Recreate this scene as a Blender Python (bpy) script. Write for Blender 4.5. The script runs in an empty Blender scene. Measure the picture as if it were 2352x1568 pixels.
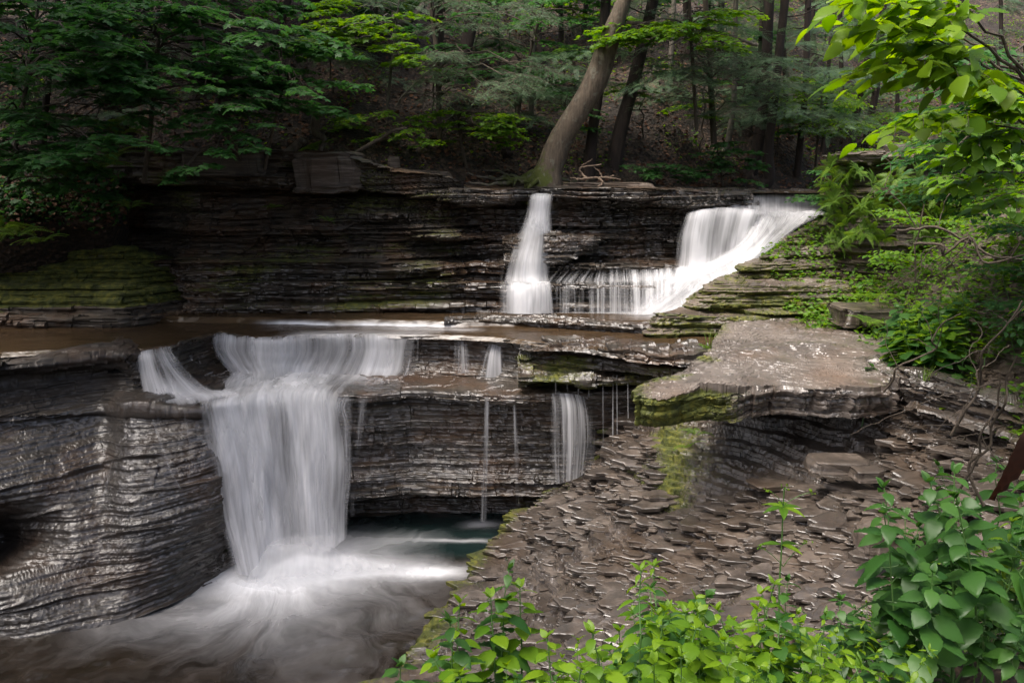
import bpy, math, random
import numpy as np
random.seed(7)
RNG = np.random.default_rng(11)
C = bpy.context.scene.collection
SC = bpy.context.scene

# ------------------------------------------------------------------ camera
CAMH = 5.0; PITCH = math.radians(12.45); F = 28/36*2352
cam = bpy.data.cameras.new('camera'); cam.lens = 28; cam.sensor_width = 36; cam.clip_end = 400; cam.clip_start = .05
camo = bpy.data.objects.new('camera', cam); C.objects.link(camo)
camo.location = (0, 0, CAMH); camo.rotation_euler = (math.pi/2-PITCH, 0, 0)
SC.camera = camo
# ------------------------------------------------------------------ sky, sun, exposure
SUN_EL, SUN_AZ = math.radians(66), math.radians(-125)      # azimuth from +Y towards +X
w = bpy.data.worlds.new('World'); SC.world = w; w.use_nodes = True
nt = w.node_tree; bg = nt.nodes['Background']
sky = nt.nodes.new('ShaderNodeTexSky'); sky.sky_type = 'NISHITA'; sky.sun_disc = False
sky.sun_elevation = SUN_EL; sky.sun_rotation = SUN_AZ
sky.air_density = .7; sky.dust_density = 8.0; sky.ozone_density = .5
nt.links.new(sky.outputs[0], bg.inputs[0]); bg.inputs[1].default_value = .14
sl = bpy.data.lights.new('sun', 'SUN'); sl.energy = 2.4; sl.angle = math.radians(38); sl.color = (1, .965, .92)
so = bpy.data.objects.new('sun', sl); C.objects.link(so); so.location = (0, 0, 30)
# light travels from the sun towards the scene
so.rotation_euler = (math.pi/2-SUN_EL, 0, -SUN_AZ+math.pi)
SC.view_settings.view_transform = 'Standard'; SC.view_settings.look = 'None'
SC.view_settings.exposure = 1.05; SC.view_settings.gamma = 1.0
SC.cycles.max_bounces = 6; SC.cycles.diffuse_bounces = 3; SC.cycles.glossy_bounces = 2
SC.cycles.transmission_bounces = 3; SC.cycles.transparent_max_bounces = 14
SC.cycles.caustics_reflective = False; SC.cycles.caustics_refractive = False

# ------------------------------------------------------------------ geometry helpers
cp, sp = math.cos(PITCH), math.sin(PITCH)
def ray(px, py):
    dx = (px-1176)/F; dy = -(py-784)/F
    return dx, cp+dy*sp, -sp+dy*cp
def W(px, py, Y):
    d = ray(px, py); t = Y/d[1]
    return (d[0]*t, Y, CAMH+d[2]*t)
def Z(px, py, z):
    d = ray(px, py); t = (z-CAMH)/d[2]
    return (d[0]*t, d[1]*t, z)

def hsh(ix, iy, iz, seed=0):
    with np.errstate(over='ignore'):
        h = (np.asarray(ix).astype(np.int64)*374761393 + np.asarray(iy).astype(np.int64)*668265263 + np.asarray(iz).astype(np.int64)*2147483647 + seed*974634777) & 0xffffffff
        h = ((h ^ (h >> 13))*1274126177) & 0xffffffff
        h = ((h ^ (h >> 16))*2246822519) & 0xffffffff
        h = h ^ (h >> 15)
    return (h & 0xffffff)/float(0xffffff)
def vn(x, y, z, seed=0):
    x, y, z = np.broadcast_arrays(np.asarray(x, float), np.asarray(y, float), np.asarray(z, float))
    ix, iy, iz = np.floor(x), np.floor(y), np.floor(z)
    fx, fy, fz = x-ix, y-iy, z-iz
    ux, uy, uz = [f*f*(3-2*f) for f in (fx, fy, fz)]
    ix, iy, iz = ix.astype(np.int64), iy.astype(np.int64), iz.astype(np.int64)
    r = 0
    for a in (0, 1):
        for b in (0, 1):
            for c in (0, 1):
                wgt = (ux if a else 1-ux)*(uy if b else 1-uy)*(uz if c else 1-uz)
                r = r+wgt*hsh(ix+a, iy+b, iz+c, seed)
    return r
def fbm(x, y, z=0., seed=0, o=4):
    r = 0; a = .5; t = 0
    for i in range(o):
        r = r+a*vn(x*2**i, y*2**i, z*2**i, seed+i); t += a; a *= .5
    return r/t
def sstep(a, b, x):
    t = np.clip((x-a)/(b-a), 0, 1); return t*t*(3-2*t)

def catmull(P, n):
    """P (K,...) -> (n,...) through the points, chord-free parameter"""
    K = P.shape[0]; t = np.linspace(0, K-1, n); i = np.clip(np.floor(t).astype(int), 0, K-2); f = t-i
    f = f.reshape((-1,)+(1,)*(P.ndim-1))
    p0 = P[np.clip(i-1, 0, K-1)]; p1 = P[i]; p2 = P[i+1]; p3 = P[np.clip(i+2, 0, K-1)]
    return .5*((2*p1)+(-p0+p2)*f+(2*p0-5*p1+4*p2-p3)*f*f+(-p0+3*p1-3*p2+p3)*f**3)
def resample(P, n, per_seg_len=True):
    """catmull with samples spread by mean chord length along axis 0"""
    K = P.shape[0]; big = catmull(P, K*24)
    q = big[..., :3]; d = np.linalg.norm(np.diff(q, axis=0), axis=-1)
    while d.ndim > 1: d = d.mean(axis=-1)
    s = np.concatenate([[0], np.cumsum(d)]); tt = np.linspace(0, s[-1], n)
    idx = np.clip(np.searchsorted(s, tt, side='right')-1, 0, len(s)-2); f = (tt-s[idx])/np.maximum(s[idx+1]-s[idx], 1e-9)
    f = f.reshape((-1,)+(1,)*(P.ndim-1))
    return big[idx]*(1-f)+big[idx+1]*f
def loft(rows, nu, nv):
    A = np.array(rows, float)            # (R, C, k)
    A = resample(A, nv)
    A = resample(np.swapaxes(A, 0, 1), nu)
    return np.swapaxes(A, 0, 1)          # (nv, nu, k)
def grid_normals(G):
    du = np.gradient(G[..., :3], axis=1); dv = np.gradient(G[..., :3], axis=0)
    n = np.cross(du, dv); n /= np.maximum(np.linalg.norm(n, axis=-1, keepdims=True), 1e-9)
    return n

def mesh_np(name, V, faces, mat, parent=None, attrs=None, smooth=False, uv=None, link=True):
    """faces: (n,k) int array or list of such arrays"""
    if isinstance(faces, np.ndarray): faces = [faces]
    me = bpy.data.meshes.new(name)
    V = np.asarray(V, float).reshape(-1, 3)
    me.vertices.add(len(V)); me.vertices.foreach_set('co', V.ravel())
    lv = np.concatenate([f.ravel() for f in faces]); tot = np.concatenate([np.full(len(f), f.shape[1]) for f in faces])
    st = np.concatenate([[0], np.cumsum(tot)[:-1]])
    me.loops.add(len(lv)); me.loops.foreach_set('vertex_index', lv.astype(np.int32))
    me.polygons.add(len(tot)); me.polygons.foreach_set('loop_start', st.astype(np.int32))
    me.update(calc_edges=True)
    me.polygons.foreach_set('use_smooth', np.full(len(tot), smooth, bool))
    if attrs:
        for k, a in attrs.items():
            at = me.attributes.new(k, 'FLOAT', 'POINT'); at.data.foreach_set('value', np.asarray(a, np.float32).ravel())
    if uv is not None:
        ul = me.uv_layers.new(name='UVMap'); ul.data.foreach_set('uv', uv[lv].astype(np.float32).ravel())
    me.materials.append(mat)
    me.update()
    if not link: return me
    o = bpy.data.objects.new(name, me); C.objects.link(o)
    if parent: o.parent = parent
    return o
def gfaces(nv, nu, flip=False):
    i = np.arange(nv*nu).reshape(nv, nu)
    q = np.stack([i[:-1, :-1], i[:-1, 1:], i[1:, 1:], i[1:, :-1]], -1).reshape(-1, 4)
    return q[:, ::-1] if flip else q
def tag(o, label=None, cat=None, group=None, kind=None):
    if label: o['label'] = label
    if cat: o['category'] = cat
    if group: o['group'] = group
    if kind: o['kind'] = kind
    return o
def empty(name, loc, label, cat, group=None):
    o = bpy.data.objects.new(name, None); C.objects.link(o); o.location = loc; o.empty_display_size = .1
    return tag(o, label, cat, group)
def copy_tree(o, parent=None):
    c = o.copy(); C.objects.link(c); c.parent = parent
    for ch in list(o.children): copy_tree(ch, c)
    return c

# ------------------------------------------------------------------ materials
def newmat(name):
    m = bpy.data.materials.new(name); m.use_nodes = True; t = m.node_tree
    return m, t, t.nodes, t.links, t.nodes['Principled BSDF']
def attr(t, name):
    a = t.nodes.new('ShaderNodeAttribute'); a.attribute_name = name; return a.outputs['Fac']
def mth(t, op, a, b=None, c=None, clamp=False):
    n = t.nodes.new('ShaderNodeMath'); n.operation = op; n.use_clamp = clamp
    for i, v in enumerate((a, b, c)):
        if v is None: continue
        if isinstance(v, (int, float)): n.inputs[i].default_value = v
        else: t.links.new(v, n.inputs[i])
    return n.outputs[0]
def noise(t, vec, scale, detail=5, rough=.6, dist=0):
    n = t.nodes.new('ShaderNodeTexNoise'); n.inputs['Scale'].default_value = scale; n.inputs['Detail'].default_value = detail
    n.inputs['Roughness'].default_value = rough; n.inputs['Distortion'].default_value = dist
    if vec is not None: t.links.new(vec, n.inputs['Vector'])
    return n.outputs['Fac']
def mapping(t, vec, sc, loc=(0, 0, 0), rot=(0, 0, 0)):
    m = t.nodes.new('ShaderNodeMapping'); m.inputs['Scale'].default_value = sc; m.inputs['Location'].default_value = loc; m.inputs['Rotation'].default_value = rot
    t.links.new(vec, m.inputs['Vector']); return m.outputs[0]
def ramp(t, fac, stops):
    r = t.nodes.new('ShaderNodeValToRGB'); e = r.color_ramp.elements
    while len(e) < len(stops): e.new(.5)
    for k, (p, c) in enumerate(stops):
        e[k].position = p; e[k].color = (*c, 1) if len(c) == 3 else c
    t.links.new(fac, r.inputs[0]); return r.outputs[0]
def mixc(t, f, a, b):
    n = t.nodes.new('ShaderNodeMix'); n.data_type = 'RGBA'
    if isinstance(f, (int, float)): n.inputs[0].default_value = f
    else: t.links.new(f, n.inputs[0])
    for i, v in ((6, a), (7, b)):
        if isinstance(v, tuple): n.inputs[i].default_value = (*v, 1)
        else: t.links.new(v, n.inputs[i])
    return n.outputs[2]
def mapr(t, v, a, b, c=0, d=1):
    n = t.nodes.new('ShaderNodeMapRange'); t.links.new(v, n.inputs[0])
    for i, q in enumerate((a, b, c, d)): n.inputs[i+1].default_value = q
    return n.outputs[0]
def gpos(t): return t.nodes.new('ShaderNodeNewGeometry').outputs['Position']

def rock_mat(name, c0, c1, c2, rust=(.10, .05, .022), rust_amt=.35, rough_dry=.8, rough_wet=.25, tilt=(0, 0, 0), zs=20, bump=.5):
    m, t, N, L, b = newmat(name)
    P = gpos(t)
    v1 = mapping(t, P, (1.3, 1.3, zs), rot=tilt)
    n1 = noise(t, v1, 1.0, 7, .65, .3)
    n2 = noise(t, P, 1.1, 5, .6)
    n3 = noise(t, P, 34, 5, .7)
    v2 = mapping(t, P, (3.5, 3.5, zs*3.2), rot=tilt)
    n4 = noise(t, v2, 1.0, 5, .7, .2)
    col = ramp(t, mth(t, 'ADD', mth(t, 'MULTIPLY', n1, .6), mth(t, 'MULTIPLY', n4, .4)), [(.33, c0), (.5, c1), (.67, c2)])
    col = mixc(t, mth(t, 'MULTIPLY', mapr(t, n2, .48, .66), rust_amt), col, rust)
    wet = attr(t, 'wet')
    dark = mapr(t, wet, 0, 1, 1, .62)
    hs = N.new('ShaderNodeHueSaturation'); L.new(col, hs.inputs['Color']); L.new(dark, hs.inputs['Value']); col = hs.outputs[0]
    ms = mth(t, 'ADD', attr(t, 'moss'), mth(t, 'MULTIPLY', mth(t, 'SUBTRACT', n3, .5), .9))
    mfac = mapr(t, ms, .42, .62)
    mcol = ramp(t, noise(t, P, 9, 4, .7), [(.3, (.016, .022, .004)), (.5, (.06, .07, .009)), (.72, (.17, .16, .02))])
    col = mixc(t, mfac, col, mcol)
    L.new(col, b.inputs['Base Color'])
    rn = noise(t, P, 14, 4, .7)
    wr = mth(t, 'MULTIPLY', wet, mapr(t, rn, .35, .6))
    r = mapr(t, wr, 0, 1, rough_dry, max(.4, rough_wet))
    r2 = mth(t, 'MAXIMUM', r, mth(t, 'MULTIPLY', mfac, .9))
    L.new(r2, b.inputs['Roughness'])
    b.inputs['Specular IOR Level'].default_value = .5
    cw_ = mth(t, 'MULTIPLY', mapr(t, wet, .2, .8), mth(t, 'MULTIPLY', mapr(t, rn, .38, .52), mapr(t, mfac, 0, 1, 1, .1)))
    L.new(cw_, b.inputs['Coat Weight']); b.inputs['Coat Roughness'].default_value = rough_wet*.6; b.inputs['Coat IOR'].default_value = 1.75
    h = mth(t, 'ADD', mth(t, 'MULTIPLY', n4, .6), mth(t, 'ADD', mth(t, 'MULTIPLY', n3, .3), mth(t, 'MULTIPLY', n1, .6)))
    bp = N.new('ShaderNodeBump'); bp.inputs['Strength'].default_value = bump; bp.inputs['Distance'].default_value = .03
    L.new(h, bp.inputs['Height']); L.new(bp.outputs[0], b.inputs['Normal']); L.new(bp.outputs[0], b.inputs['Coat Normal'])
    return m
ROCK_DARK = rock_mat('wet layered shale', (.010, .008, .006), (.048, .037, .026), (.145, .112, .078), rust=(.115, .055, .022), rust_amt=.7)
ROCK_LEFT = rock_mat('water worn shale', (.013, .010, .008), (.032, .025, .019), (.062, .049, .036), rust_amt=.45, tilt=(0, math.radians(7), 0), zs=11, rough_wet=.36, bump=.3)
ROCK_BANK = rock_mat('flaking shale', (.014, .010, .007), (.074, .056, .042), (.25, .205, .17), rust=(.085, .048, .022), rust_amt=.45, zs=14, rough_wet=.20)
ROCK_SLAB = rock_mat('weathered slab stone', (.055, .042, .033), (.125, .102, .085), (.21, .18, .155), rust=(.12, .07, .04), rust_amt=.6, zs=5, rough_wet=.22)

def soil_mat():
    m, t, N, L, b = newmat('leaf litter soil')
    P = gpos(t); v = N.new('ShaderNodeTexVoronoi'); v.inputs['Scale'].default_value = 16; L.new(P, v.inputs['Vector'])
    hs = N.new('ShaderNodeSeparateColor'); L.new(v.outputs['Color'], hs.inputs[0])
    col = ramp(t, hs.outputs[0], [(0, (.008, .006, .004)), (.45, (.025, .015, .009)), (.8, (.055, .034, .021)), (1, (.09, .058, .038))])
    col = mixc(t, mapr(t, noise(t, P, .9, 5), .5, .62), col, (.02, .014, .009))
    L.new(col, b.inputs['Base Color']); b.inputs['Roughness'].default_value = .85
    bp = N.new('ShaderNodeBump'); bp.inputs['Strength'].default_value = .8; bp.inputs['Distance'].default_value = .05
    L.new(v.outputs['Distance'], bp.inputs['Height']); L.new(bp.outputs[0], b.inputs['Normal'])
    return m
SOIL = soil_mat()

def leaf_mat(name, c0, c1, trans=.45, rough=.5, tcol=None):
    m, t, N, L, b = newmat(name)
    oi = N.new('ShaderNodeObjectInfo')
    r = attr(t, 'rnd'); P = gpos(t)
    f = mth(t, 'ADD', mth(t, 'MULTIPLY', r, .6), mth(t, 'MULTIPLY', noise(t, P, 2.2, 2), .4))
    col = ramp(t, f, [(.15, c0), (.85, c1)])
    L.new(col, b.inputs['Base Color']); b.inputs['Roughness'].default_value = rough
    b.inputs['Specular IOR Level'].default_value = .35
    tr = N.new('ShaderNodeBsdfTranslucent')
    hs = N.new('ShaderNodeHueSaturation'); L.new(col, hs.inputs['Color']); hs.inputs['Value'].default_value = 1.7; hs.inputs['Saturation'].default_value = 1.1; hs.inputs['Hue'].default_value = .485
    L.new(hs.outputs[0], tr.inputs[0])
    mx = N.new('ShaderNodeMixShader'); mx.inputs[0].default_value = trans
    L.new(b.outputs[0], mx.inputs[1]); L.new(tr.outputs[0], mx.inputs[2]); L.new(mx.outputs[0], N['Material Output'].inputs[0])
    return m
LF_MAPLE = leaf_mat('maple leaf', (.022, .085, .020), (.055, .15, .035))
LF_BRIGHT = leaf_mat('bright leaf', (.05, .14, .012), (.14, .26, .02), .52)
LF_HERB = leaf_mat('herb leaf', (.06, .155, .010), (.19, .31, .014), .54, .42)
LF_HEMLOCK = leaf_mat('hemlock needles', (.04, .085, .045), (.12, .19, .095), .3, .55)
LF_HERB2 = leaf_mat('deep green herb leaf', (.022, .075, .014), (.06, .15, .026), .45, .42)
LF_FERN = leaf_mat('fern green', (.06, .14, .02), (.15, .25, .03), .4)
LF_DRY = leaf_mat('dry leaf', (.02, .009, .005), (.17, .083, .046), .12, .7)
LF_GRASS = leaf_mat('grass', (.06, .13, .015), (.16, .24, .03), .3)

def bark_mat(name, c0, c1, moss=False):
    m, t, N, L, b = newmat(name)
    P = gpos(t); v = mapping(t, P, (16, 16, 3)); n = noise(t, v, 1, 6, .7, .4)
    col = ramp(t, n, [(.3, c0), (.7, c1)])
    if moss:
        ms = mth(t, 'ADD', attr(t, 'moss'), mth(t, 'MULTIPLY', mth(t, 'SUBTRACT', noise(t, P, 12, 4), .5), .8))
        col = mixc(t, mapr(t, ms, .4, .6), col, (.07, .085, .012))
        lich = noise(t, P, 7, 5, .7)
        col = mixc(t, mapr(t, lich, .56, .64, 0, .55), col, (.17, .17, .13))
    L.new(col, b.inputs['Base Color']); b.inputs['Roughness'].default_value = .85
    bp = N.new('ShaderNodeBump'); bp.inputs['Strength'].default_value = .8; bp.inputs['Distance'].default_value = .04
    L.new(n, bp.inputs['Height']); L.new(bp.outputs[0], b.inputs['Normal'])
    return m
BARK_DARK = bark_mat('hemlock bark', (.008, .005, .004), (.042, .027, .019))
BARK_LEAN = bark_mat('old trunk bark', (.035, .026, .018), (.15, .115, .08), True)
BARK_GREY = bark_mat('grey bark', (.05, .042, .033), (.16, .14, .11), True)
TWIG = bark_mat('twig bark', (.03, .022, .015), (.11, .085, .06))
BLEACH = bark_mat('bleached driftwood', (.12, .08, .055), (.27, .20, .145))
def stem_mat():
    m, t, N, L, b = newmat('green stem'); b.inputs['Base Color'].default_value = (.06, .13, .03, 1); b.inputs['Roughness'].default_value = .5; return m
STEM = stem_mat()

def fall_mat(name, su=26, sv=.55, soft=False, tint=(.86, .865, .885)):
    """falling water: white threads, clear between them; 'dens' is how much water there is"""
    m, t, N, L, b = newmat(name)
    uv = N.new('ShaderNodeUVMap').outputs[0]
    n1 = noise(t, mapping(t, uv, (su, sv, 1)), 1, 3, .6, .0)
    n2 = noise(t, mapping(t, uv, (su*.22, sv*.8, 1), (3, 7, 0)), 1, 3, .55, .2)
    n3 = noise(t, mapping(t, uv, (su*3.2, sv*1.2, 1), (9, 2, 0)), 1, 2, .5)
    s = mth(t, 'ADD', mth(t, 'MULTIPLY', n1, .36), mth(t, 'ADD', mth(t, 'MULTIPLY', n2, .52), mth(t, 'MULTIPLY', n3, .12)))
    d = attr(t, 'dens')
    a = mth(t, 'ADD', mth(t, 'MULTIPLY', mth(t, 'SUBTRACT', s, .5), 3.4), mth(t, 'SUBTRACT', mth(t, 'MULTIPLY', d, 1.6), .36), clamp=True)
    if soft: a = mth(t, 'MULTIPLY', d, mth(t, 'ADD', mth(t, 'MULTIPLY', mth(t, 'SUBTRACT', s, .5), 1.6), .62), clamp=True)
    a = mth(t, 'MULTIPLY', a, mapr(t, d, 0, .02 if soft else .3), clamp=True)
    a = mth(t, 'POWER', a, 1.15)
    col = ramp(t, n2, [(.3, tuple(c*.5 for c in tint)), (.62, tint)])
    L.new(col, b.inputs['Base Color']); b.inputs['Roughness'].default_value = .55
    b.inputs['Specular IOR Level'].default_value = .3
    tr = N.new('ShaderNodeBsdfTranslucent'); L.new(col, tr.inputs[0])
    mx = N.new('ShaderNodeMixShader'); mx.inputs[0].default_value = .45; L.new(b.outputs[0], mx.inputs[1]); L.new(tr.outputs[0], mx.inputs[2])
    tp = N.new('ShaderNodeBsdfTransparent'); m2 = N.new('ShaderNodeMixShader'); L.new(a, m2.inputs[0]); L.new(tp.outputs[0], m2.inputs[1]); L.new(mx.outputs[0], m2.inputs[2])
    L.new(m2.outputs[0], N['Material Output'].inputs[0])
    return m
FALL = fall_mat('falling water', su=11, sv=.55)
FALL_FINE = fall_mat('thin falling water', su=45, sv=.5)
FALL_SOFT = fall_mat('churning foam', su=4.5, sv=1.6, soft=True)

def pool_mat(name, deep, shallow, su=2., sv=9., rough=.12, teal=None):
    m, t, N, L, b = newmat(name)
    P = gpos(t)
    fl = attr(t, 'flow')       # streak coordinate
    cx = N.new('ShaderNodeCombineXYZ'); L.new(attr(t, 'su'), cx.inputs[0]); L.new(attr(t, 'sv'), cx.inputs[1])
    n1 = noise(t, mapping(t, cx.outputs[0], (su, sv, 1)), 1, 6, .65, .5)
    n2 = noise(t, mapping(t, cx.outputs[0], (su*.35, sv*.35, 1)), 1, 3, .6, .6)
    col = mixc(t, mapr(t, n1, .35, .7), deep, shallow)
    if teal: col = mixc(t, attr(t, 'teal'), col, teal)
    fo = attr(t, 'foam')
    f = mth(t, 'ADD', mth(t, 'MULTIPLY', mth(t, 'SUBTRACT', n1, .5), .42), mth(t, 'ADD', fo, mth(t, 'MULTIPLY', mth(t, 'SUBTRACT', n2, .5), .6)))
    ff = mth(t, 'POWER', mapr(t, f, .0, 1.05), 1.5)
    ff = mth(t, 'MULTIPLY', ff, mapr(t, fo, 0, .12))
    col = mixc(t, ff, col, (.76, .77, .79))
    L.new(col, b.inputs['Base Color'])
    L.new(mapr(t, ff, 0, 1, rough, .6), b.inputs['Roughness'])
    b.inputs['Specular IOR Level'].default_value = .5
    bp = N.new('ShaderNodeBump'); bp.inputs['Strength'].default_value = .35; bp.inputs['Distance'].default_value = .05
    L.new(mth(t, 'ADD', n1, n2), bp.inputs['Height']); L.new(bp.outputs[0], b.inputs['Normal'])
    return m
POOL_LOW = pool_mat('lower pool water', (.012, .009, .006), (.034, .025, .018), 1.2, 7, .16, teal=(.010, .021, .020))
POOL_MID = pool_mat('shallow brown water', (.03, .018, .009), (.085, .055, .03), 1.6, 7, .14)

# ------------------------------------------------------------------ rock displacement
def strata(G, seed=0, layers=((.10, .07, .5), (.035, .035, .22)), tilt=(0, 0), zwarp=.04):
    x, y, z = G[..., 0], G[..., 1], G[..., 2]
    zz = z+tilt[0]*x+tilt[1]*y+zwarp*(fbm(x*.8, y*.8, 0, seed+5)-.5)*2+.012*(fbm(x*5, y*5, z*3, seed+6)-.5)
    d = 0
    for li, (th, am, bl) in enumerate(layers):
        t = zz/th+.9*(vn(zz/th*.37, 0, 0, seed+li)-.5)
        k = np.floor(t); f = t-k
        wx = x+.25*bl*(fbm(x*6, y*6, 0, seed+9, 3)-.5)*2; wy = y+.25*bl*(fbm(x*6, y*6, 4, seed+8, 3)-.5)*2
        bx = np.floor(wx/bl+hsh(k, 3, 1, seed)*9); by = np.floor(wy/bl+hsh(k, 5, 2, seed)*9)
        h = .55*hsh(k, 0, 7, seed+li)**1.5+.42*hsh(k, bx, by, seed+li+20)+.45*vn(x*1.3+k*7.1, y*1.3, k*.7, seed+30)-.1
        e = np.minimum(f, 1-f)*th
        am2 = am*(.45+1.1*vn(x*.9, y*.9, z*1.2, seed+60+li)); d = d+am2*(h-.5)*2-.5*am2*np.exp(-e/(th*.12))
    return d
def rockify(G, seed, amp=1., layers=((.10, .07, .5), (.035, .03, .22)), hor=.85, tilt=(0, 0), lump=.06, mask=None, zwarp=.04):
    n = grid_normals(G)
    nh = n.copy(); nh[..., 2] *= (1-hor)
    l = np.linalg.norm(nh, axis=-1, keepdims=True); nh = nh/np.maximum(l, .15)
    d = strata(G, seed, layers, tilt, zwarp)*amp+lump*(fbm(G[..., 0]*1.7, G[..., 1]*1.7, G[..., 2]*1.7, seed+40)-.5)*2
    d = d+.012*(fbm(G[..., 0]*14, G[..., 1]*14, G[..., 2]*30, seed+41)-.5)*2
    if mask is not None: d = d*mask
    out = G[..., :3]+nh*d[..., None]
    return out

def blockcell(x, y, s, seed):
    """jagged, block-edged cell noise"""
    wx = x+.3*s*(fbm(x/s*1.1, y/s*1.1, 0, seed+1, 3)-.5)*2; wy = y+.3*s*(fbm(x/s*1.1, y/s*1.1, 9, seed+2, 3)-.5)*2
    c, q = math.cos(.2), math.sin(.2)
    a = (wx*c+wy*q)/s; b = (-wx*q+wy*c)/(s*.42)
    return hsh(np.floor(a+.5*np.floor(b)), np.floor(b), 0, seed)
def terrace(z, x, y, h, seed, rag=.8, riser=.22, cell=.3):
    t = z/h+rag*(fbm(x*1.6, y*1.6, 0, seed)-.5)*2+.55*(blockcell(x, y, cell, seed+3)-.5)+.5*(fbm(x*9, y*9, 0, seed+4, 3)-.5)
    k = np.floor(t); f = t-k
    s = sstep(1-riser, 1, f)
    return h*(k+s+.10*f)-.35*h

def set_moss(P, n, base, seed, up=.5, zr=None):
    m = base*(.55+.9*(fbm(P[..., 0]*1.5, P[..., 1]*1.5, P[..., 2]*3, seed)-.3))+up*base*np.clip(n[..., 2], 0, 1)
    return m
# ------------------------------------------------------------------ rock faces
def face_obj(name, G3, mat, moss, wet, parent=None, smooth=False):
    nv, nu = G3.shape[:2]
    o = mesh_np(name, G3, gfaces(nv, nu), mat, parent, {'moss': moss, 'wet': wet}, smooth)
    return o

# ---- upper cliff: pool 2 -> step -> shelf -> step -> tall face -> lip -> top
def upper_cliff():
    cols = []
    #     px , foot Y, step1 lip py, shelf back, lip2 py, face top py, slab bottom py, top py, Y face
    data = [(100, 13.1, 655, 645, 600, 480, 430, 330, 13.6), (300, 13.05, 655, 645, 600, 470, 425, 330, 13.55), (400, 12.9, 655, 645, 600, 460, 425, 338, 13.45), (455, 12.3, 652, 640, 600, 450, 425, 345, 13.1), (560, 12.25, 650, 640, 600, 445, 430, 350, 13.1),
            (700, 12.3, 648, 640, 600, 440, 432, 350, 13.2), (810, 12.35, 648, 640, 600, 445, 436, 362, 13.25), (900, 12.35, 648, 640, 602, 455, 445, 385, 13.3), (1030, 12.35, 650, 641, 602, 475, 460, 405, 13.4),
            (1080, 12.35, 650, 641, 602, 490, 470, 432, 13.6), (1200, 12.35, 652, 642, 604, 485, 462, 432, 13.7), (1350, 12.35, 655, 643, 604, 480, 460, 430, 13.7), (1480, 12.35, 658, 643, 604, 480, 462, 430, 13.7),
            (1570, 12.35, 660, 645, 606, 500, 480, 436, 13.8), (1650, 12.4, 660, 645, 606, 520, 492, 443, 14.1), (1760, 12.9, 655, 640, 600, 520, 492, 446, 14.5), (1900, 13.1, 640, 630, 600, 500, 480, 446, 14.9), (2000, 13.3, 640, 630, 600, 500, 480, 446, 15.0)]
    for px, Yf, p1, p1b, p2, pf, ps, pt, Yc in data:
        a = np.array
        foot = W(px, 712, Yf); z0 = foot[2]
        c = [(foot[0], Yf, z0-.5), foot, W(px, p1, Yf-.02)]
        s1 = W(px, p1, Yf-.02)[2]
        w1 = .16*math.sin(px*.013)+.10*math.sin(px*.031+1); w2 = .14*math.sin(px*.021+2)
        c.append(W(px, p1+16, Yf+.12)); c.append(W(px, p1b, Yc-.42))
        c.append(W(px, p2+4, Yc-.46+w1*.5)); c.append(W(px, p2, Yc-.42+w1*.5))
        c.append(W(px, p2-9, Yc+.02+w1*.3))
        c.append(W(px, p2-45, Yc+.06+w1*.4))
        c.append(W(px, .5*(p2+pf)+6, Yc-.10+w2)); c.append(W(px, .5*(p2+pf)-6, Yc+.04+w2))
        c.append(W(px, .3*p2+.7*pf, Yc+.12+w1*.5))
        c.append(W(px, pf, Yc+.24))
        c.append(W(px, ps, Yc+.14))
        c.append(W(px, ps-3, Yc-.26))
        c.append(W(px, pt+6, Yc-.30))
        t = W(px, pt, Yc-.22)
        c.append(t)
        c.append((t[0]*1.1, Yc+.9, t[2]+.05)); c.append((t[0]*1.25, Yc+2.6, t[2]-.15))
        cols.append(c)
    rows = [[cols[j][i] for j in range(len(cols))] for i in range(len(cols[0]))]
    G = loft(rows, 800, 460)
    x, z = G[..., 0], G[..., 2]
    G3 = rockify(G, 3, 1., ((.29, .11, 1.3), (.11, .10, .6), (.036, .045, .25)), hor=.95, zwarp=.07)
    n = grid_normals(G3)
    # left part greener, right part wet brown
    left = 1-sstep(-1.4, -.2, x)
    G3[..., 1] += .16*(blockcell(x*1.0, z*.6+3, .55, 141)-.5)*sstep(3.5, 3.6, z)*(1-sstep(4.5, 4.6, z))+.22*(fbm(x*.8, z*1.2, 0, 142)-.5)*sstep(3.45, 3.7, z)
    base = .20+.50*left*np.clip(fbm(x*.9, z*2.5, 0, 77)*1.6-.3, 0, 1)
    moss = set_moss(G3, n, base, 12, .35)
    wet = np.clip(.35+.6*sstep(-1.8, 0, x)+.3*(z < 3.45), 0, 1)
    flat_top = sstep(4.55, 4.62, z)*(n[..., 2] > .6)
    return tag(face_obj('upper_cliff', G3, ROCK_DARK, moss*(1-.5*flat_top), wet*(1-.6*flat_top)), kind='structure')
upper_cliff()

def wedge():
    rows = [[W(1150, 538, 13.55), W(1200, 536, 13.5), W(1300, 537, 13.5), W(1398, 538, 13.6)], [W(1152, 546, 13.3), W(1200, 542, 13.02), W(1300, 541, 13.05), W(1396, 541, 13.25)], [W(1158, 575, 13.25), W(1200, 590, 12.95), W(1290, 585, 12.98), W(1380, 552, 13.2)], [W(1160, 600, 13.1), W(1215, 604, 12.98), W(1280, 603, 13.0), W(1375, 558, 13.25)], [W(1165, 603, 13.4), W(1215, 606, 13.4), W(1290, 604, 13.4), W(1378, 575, 13.5)]]
    G = loft(rows, 200, 90); G3 = rockify(G, 58, .6, ((.10, .07, .4), (.03, .04, .2)), hor=.6, lump=.06); n = grid_normals(G3)
    return tag(face_obj('cliff_bulge', G3, ROCK_DARK, np.full(n.shape[:2], .05), np.full(n.shape[:2], 1.)), kind='structure')
wedge()
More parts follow.
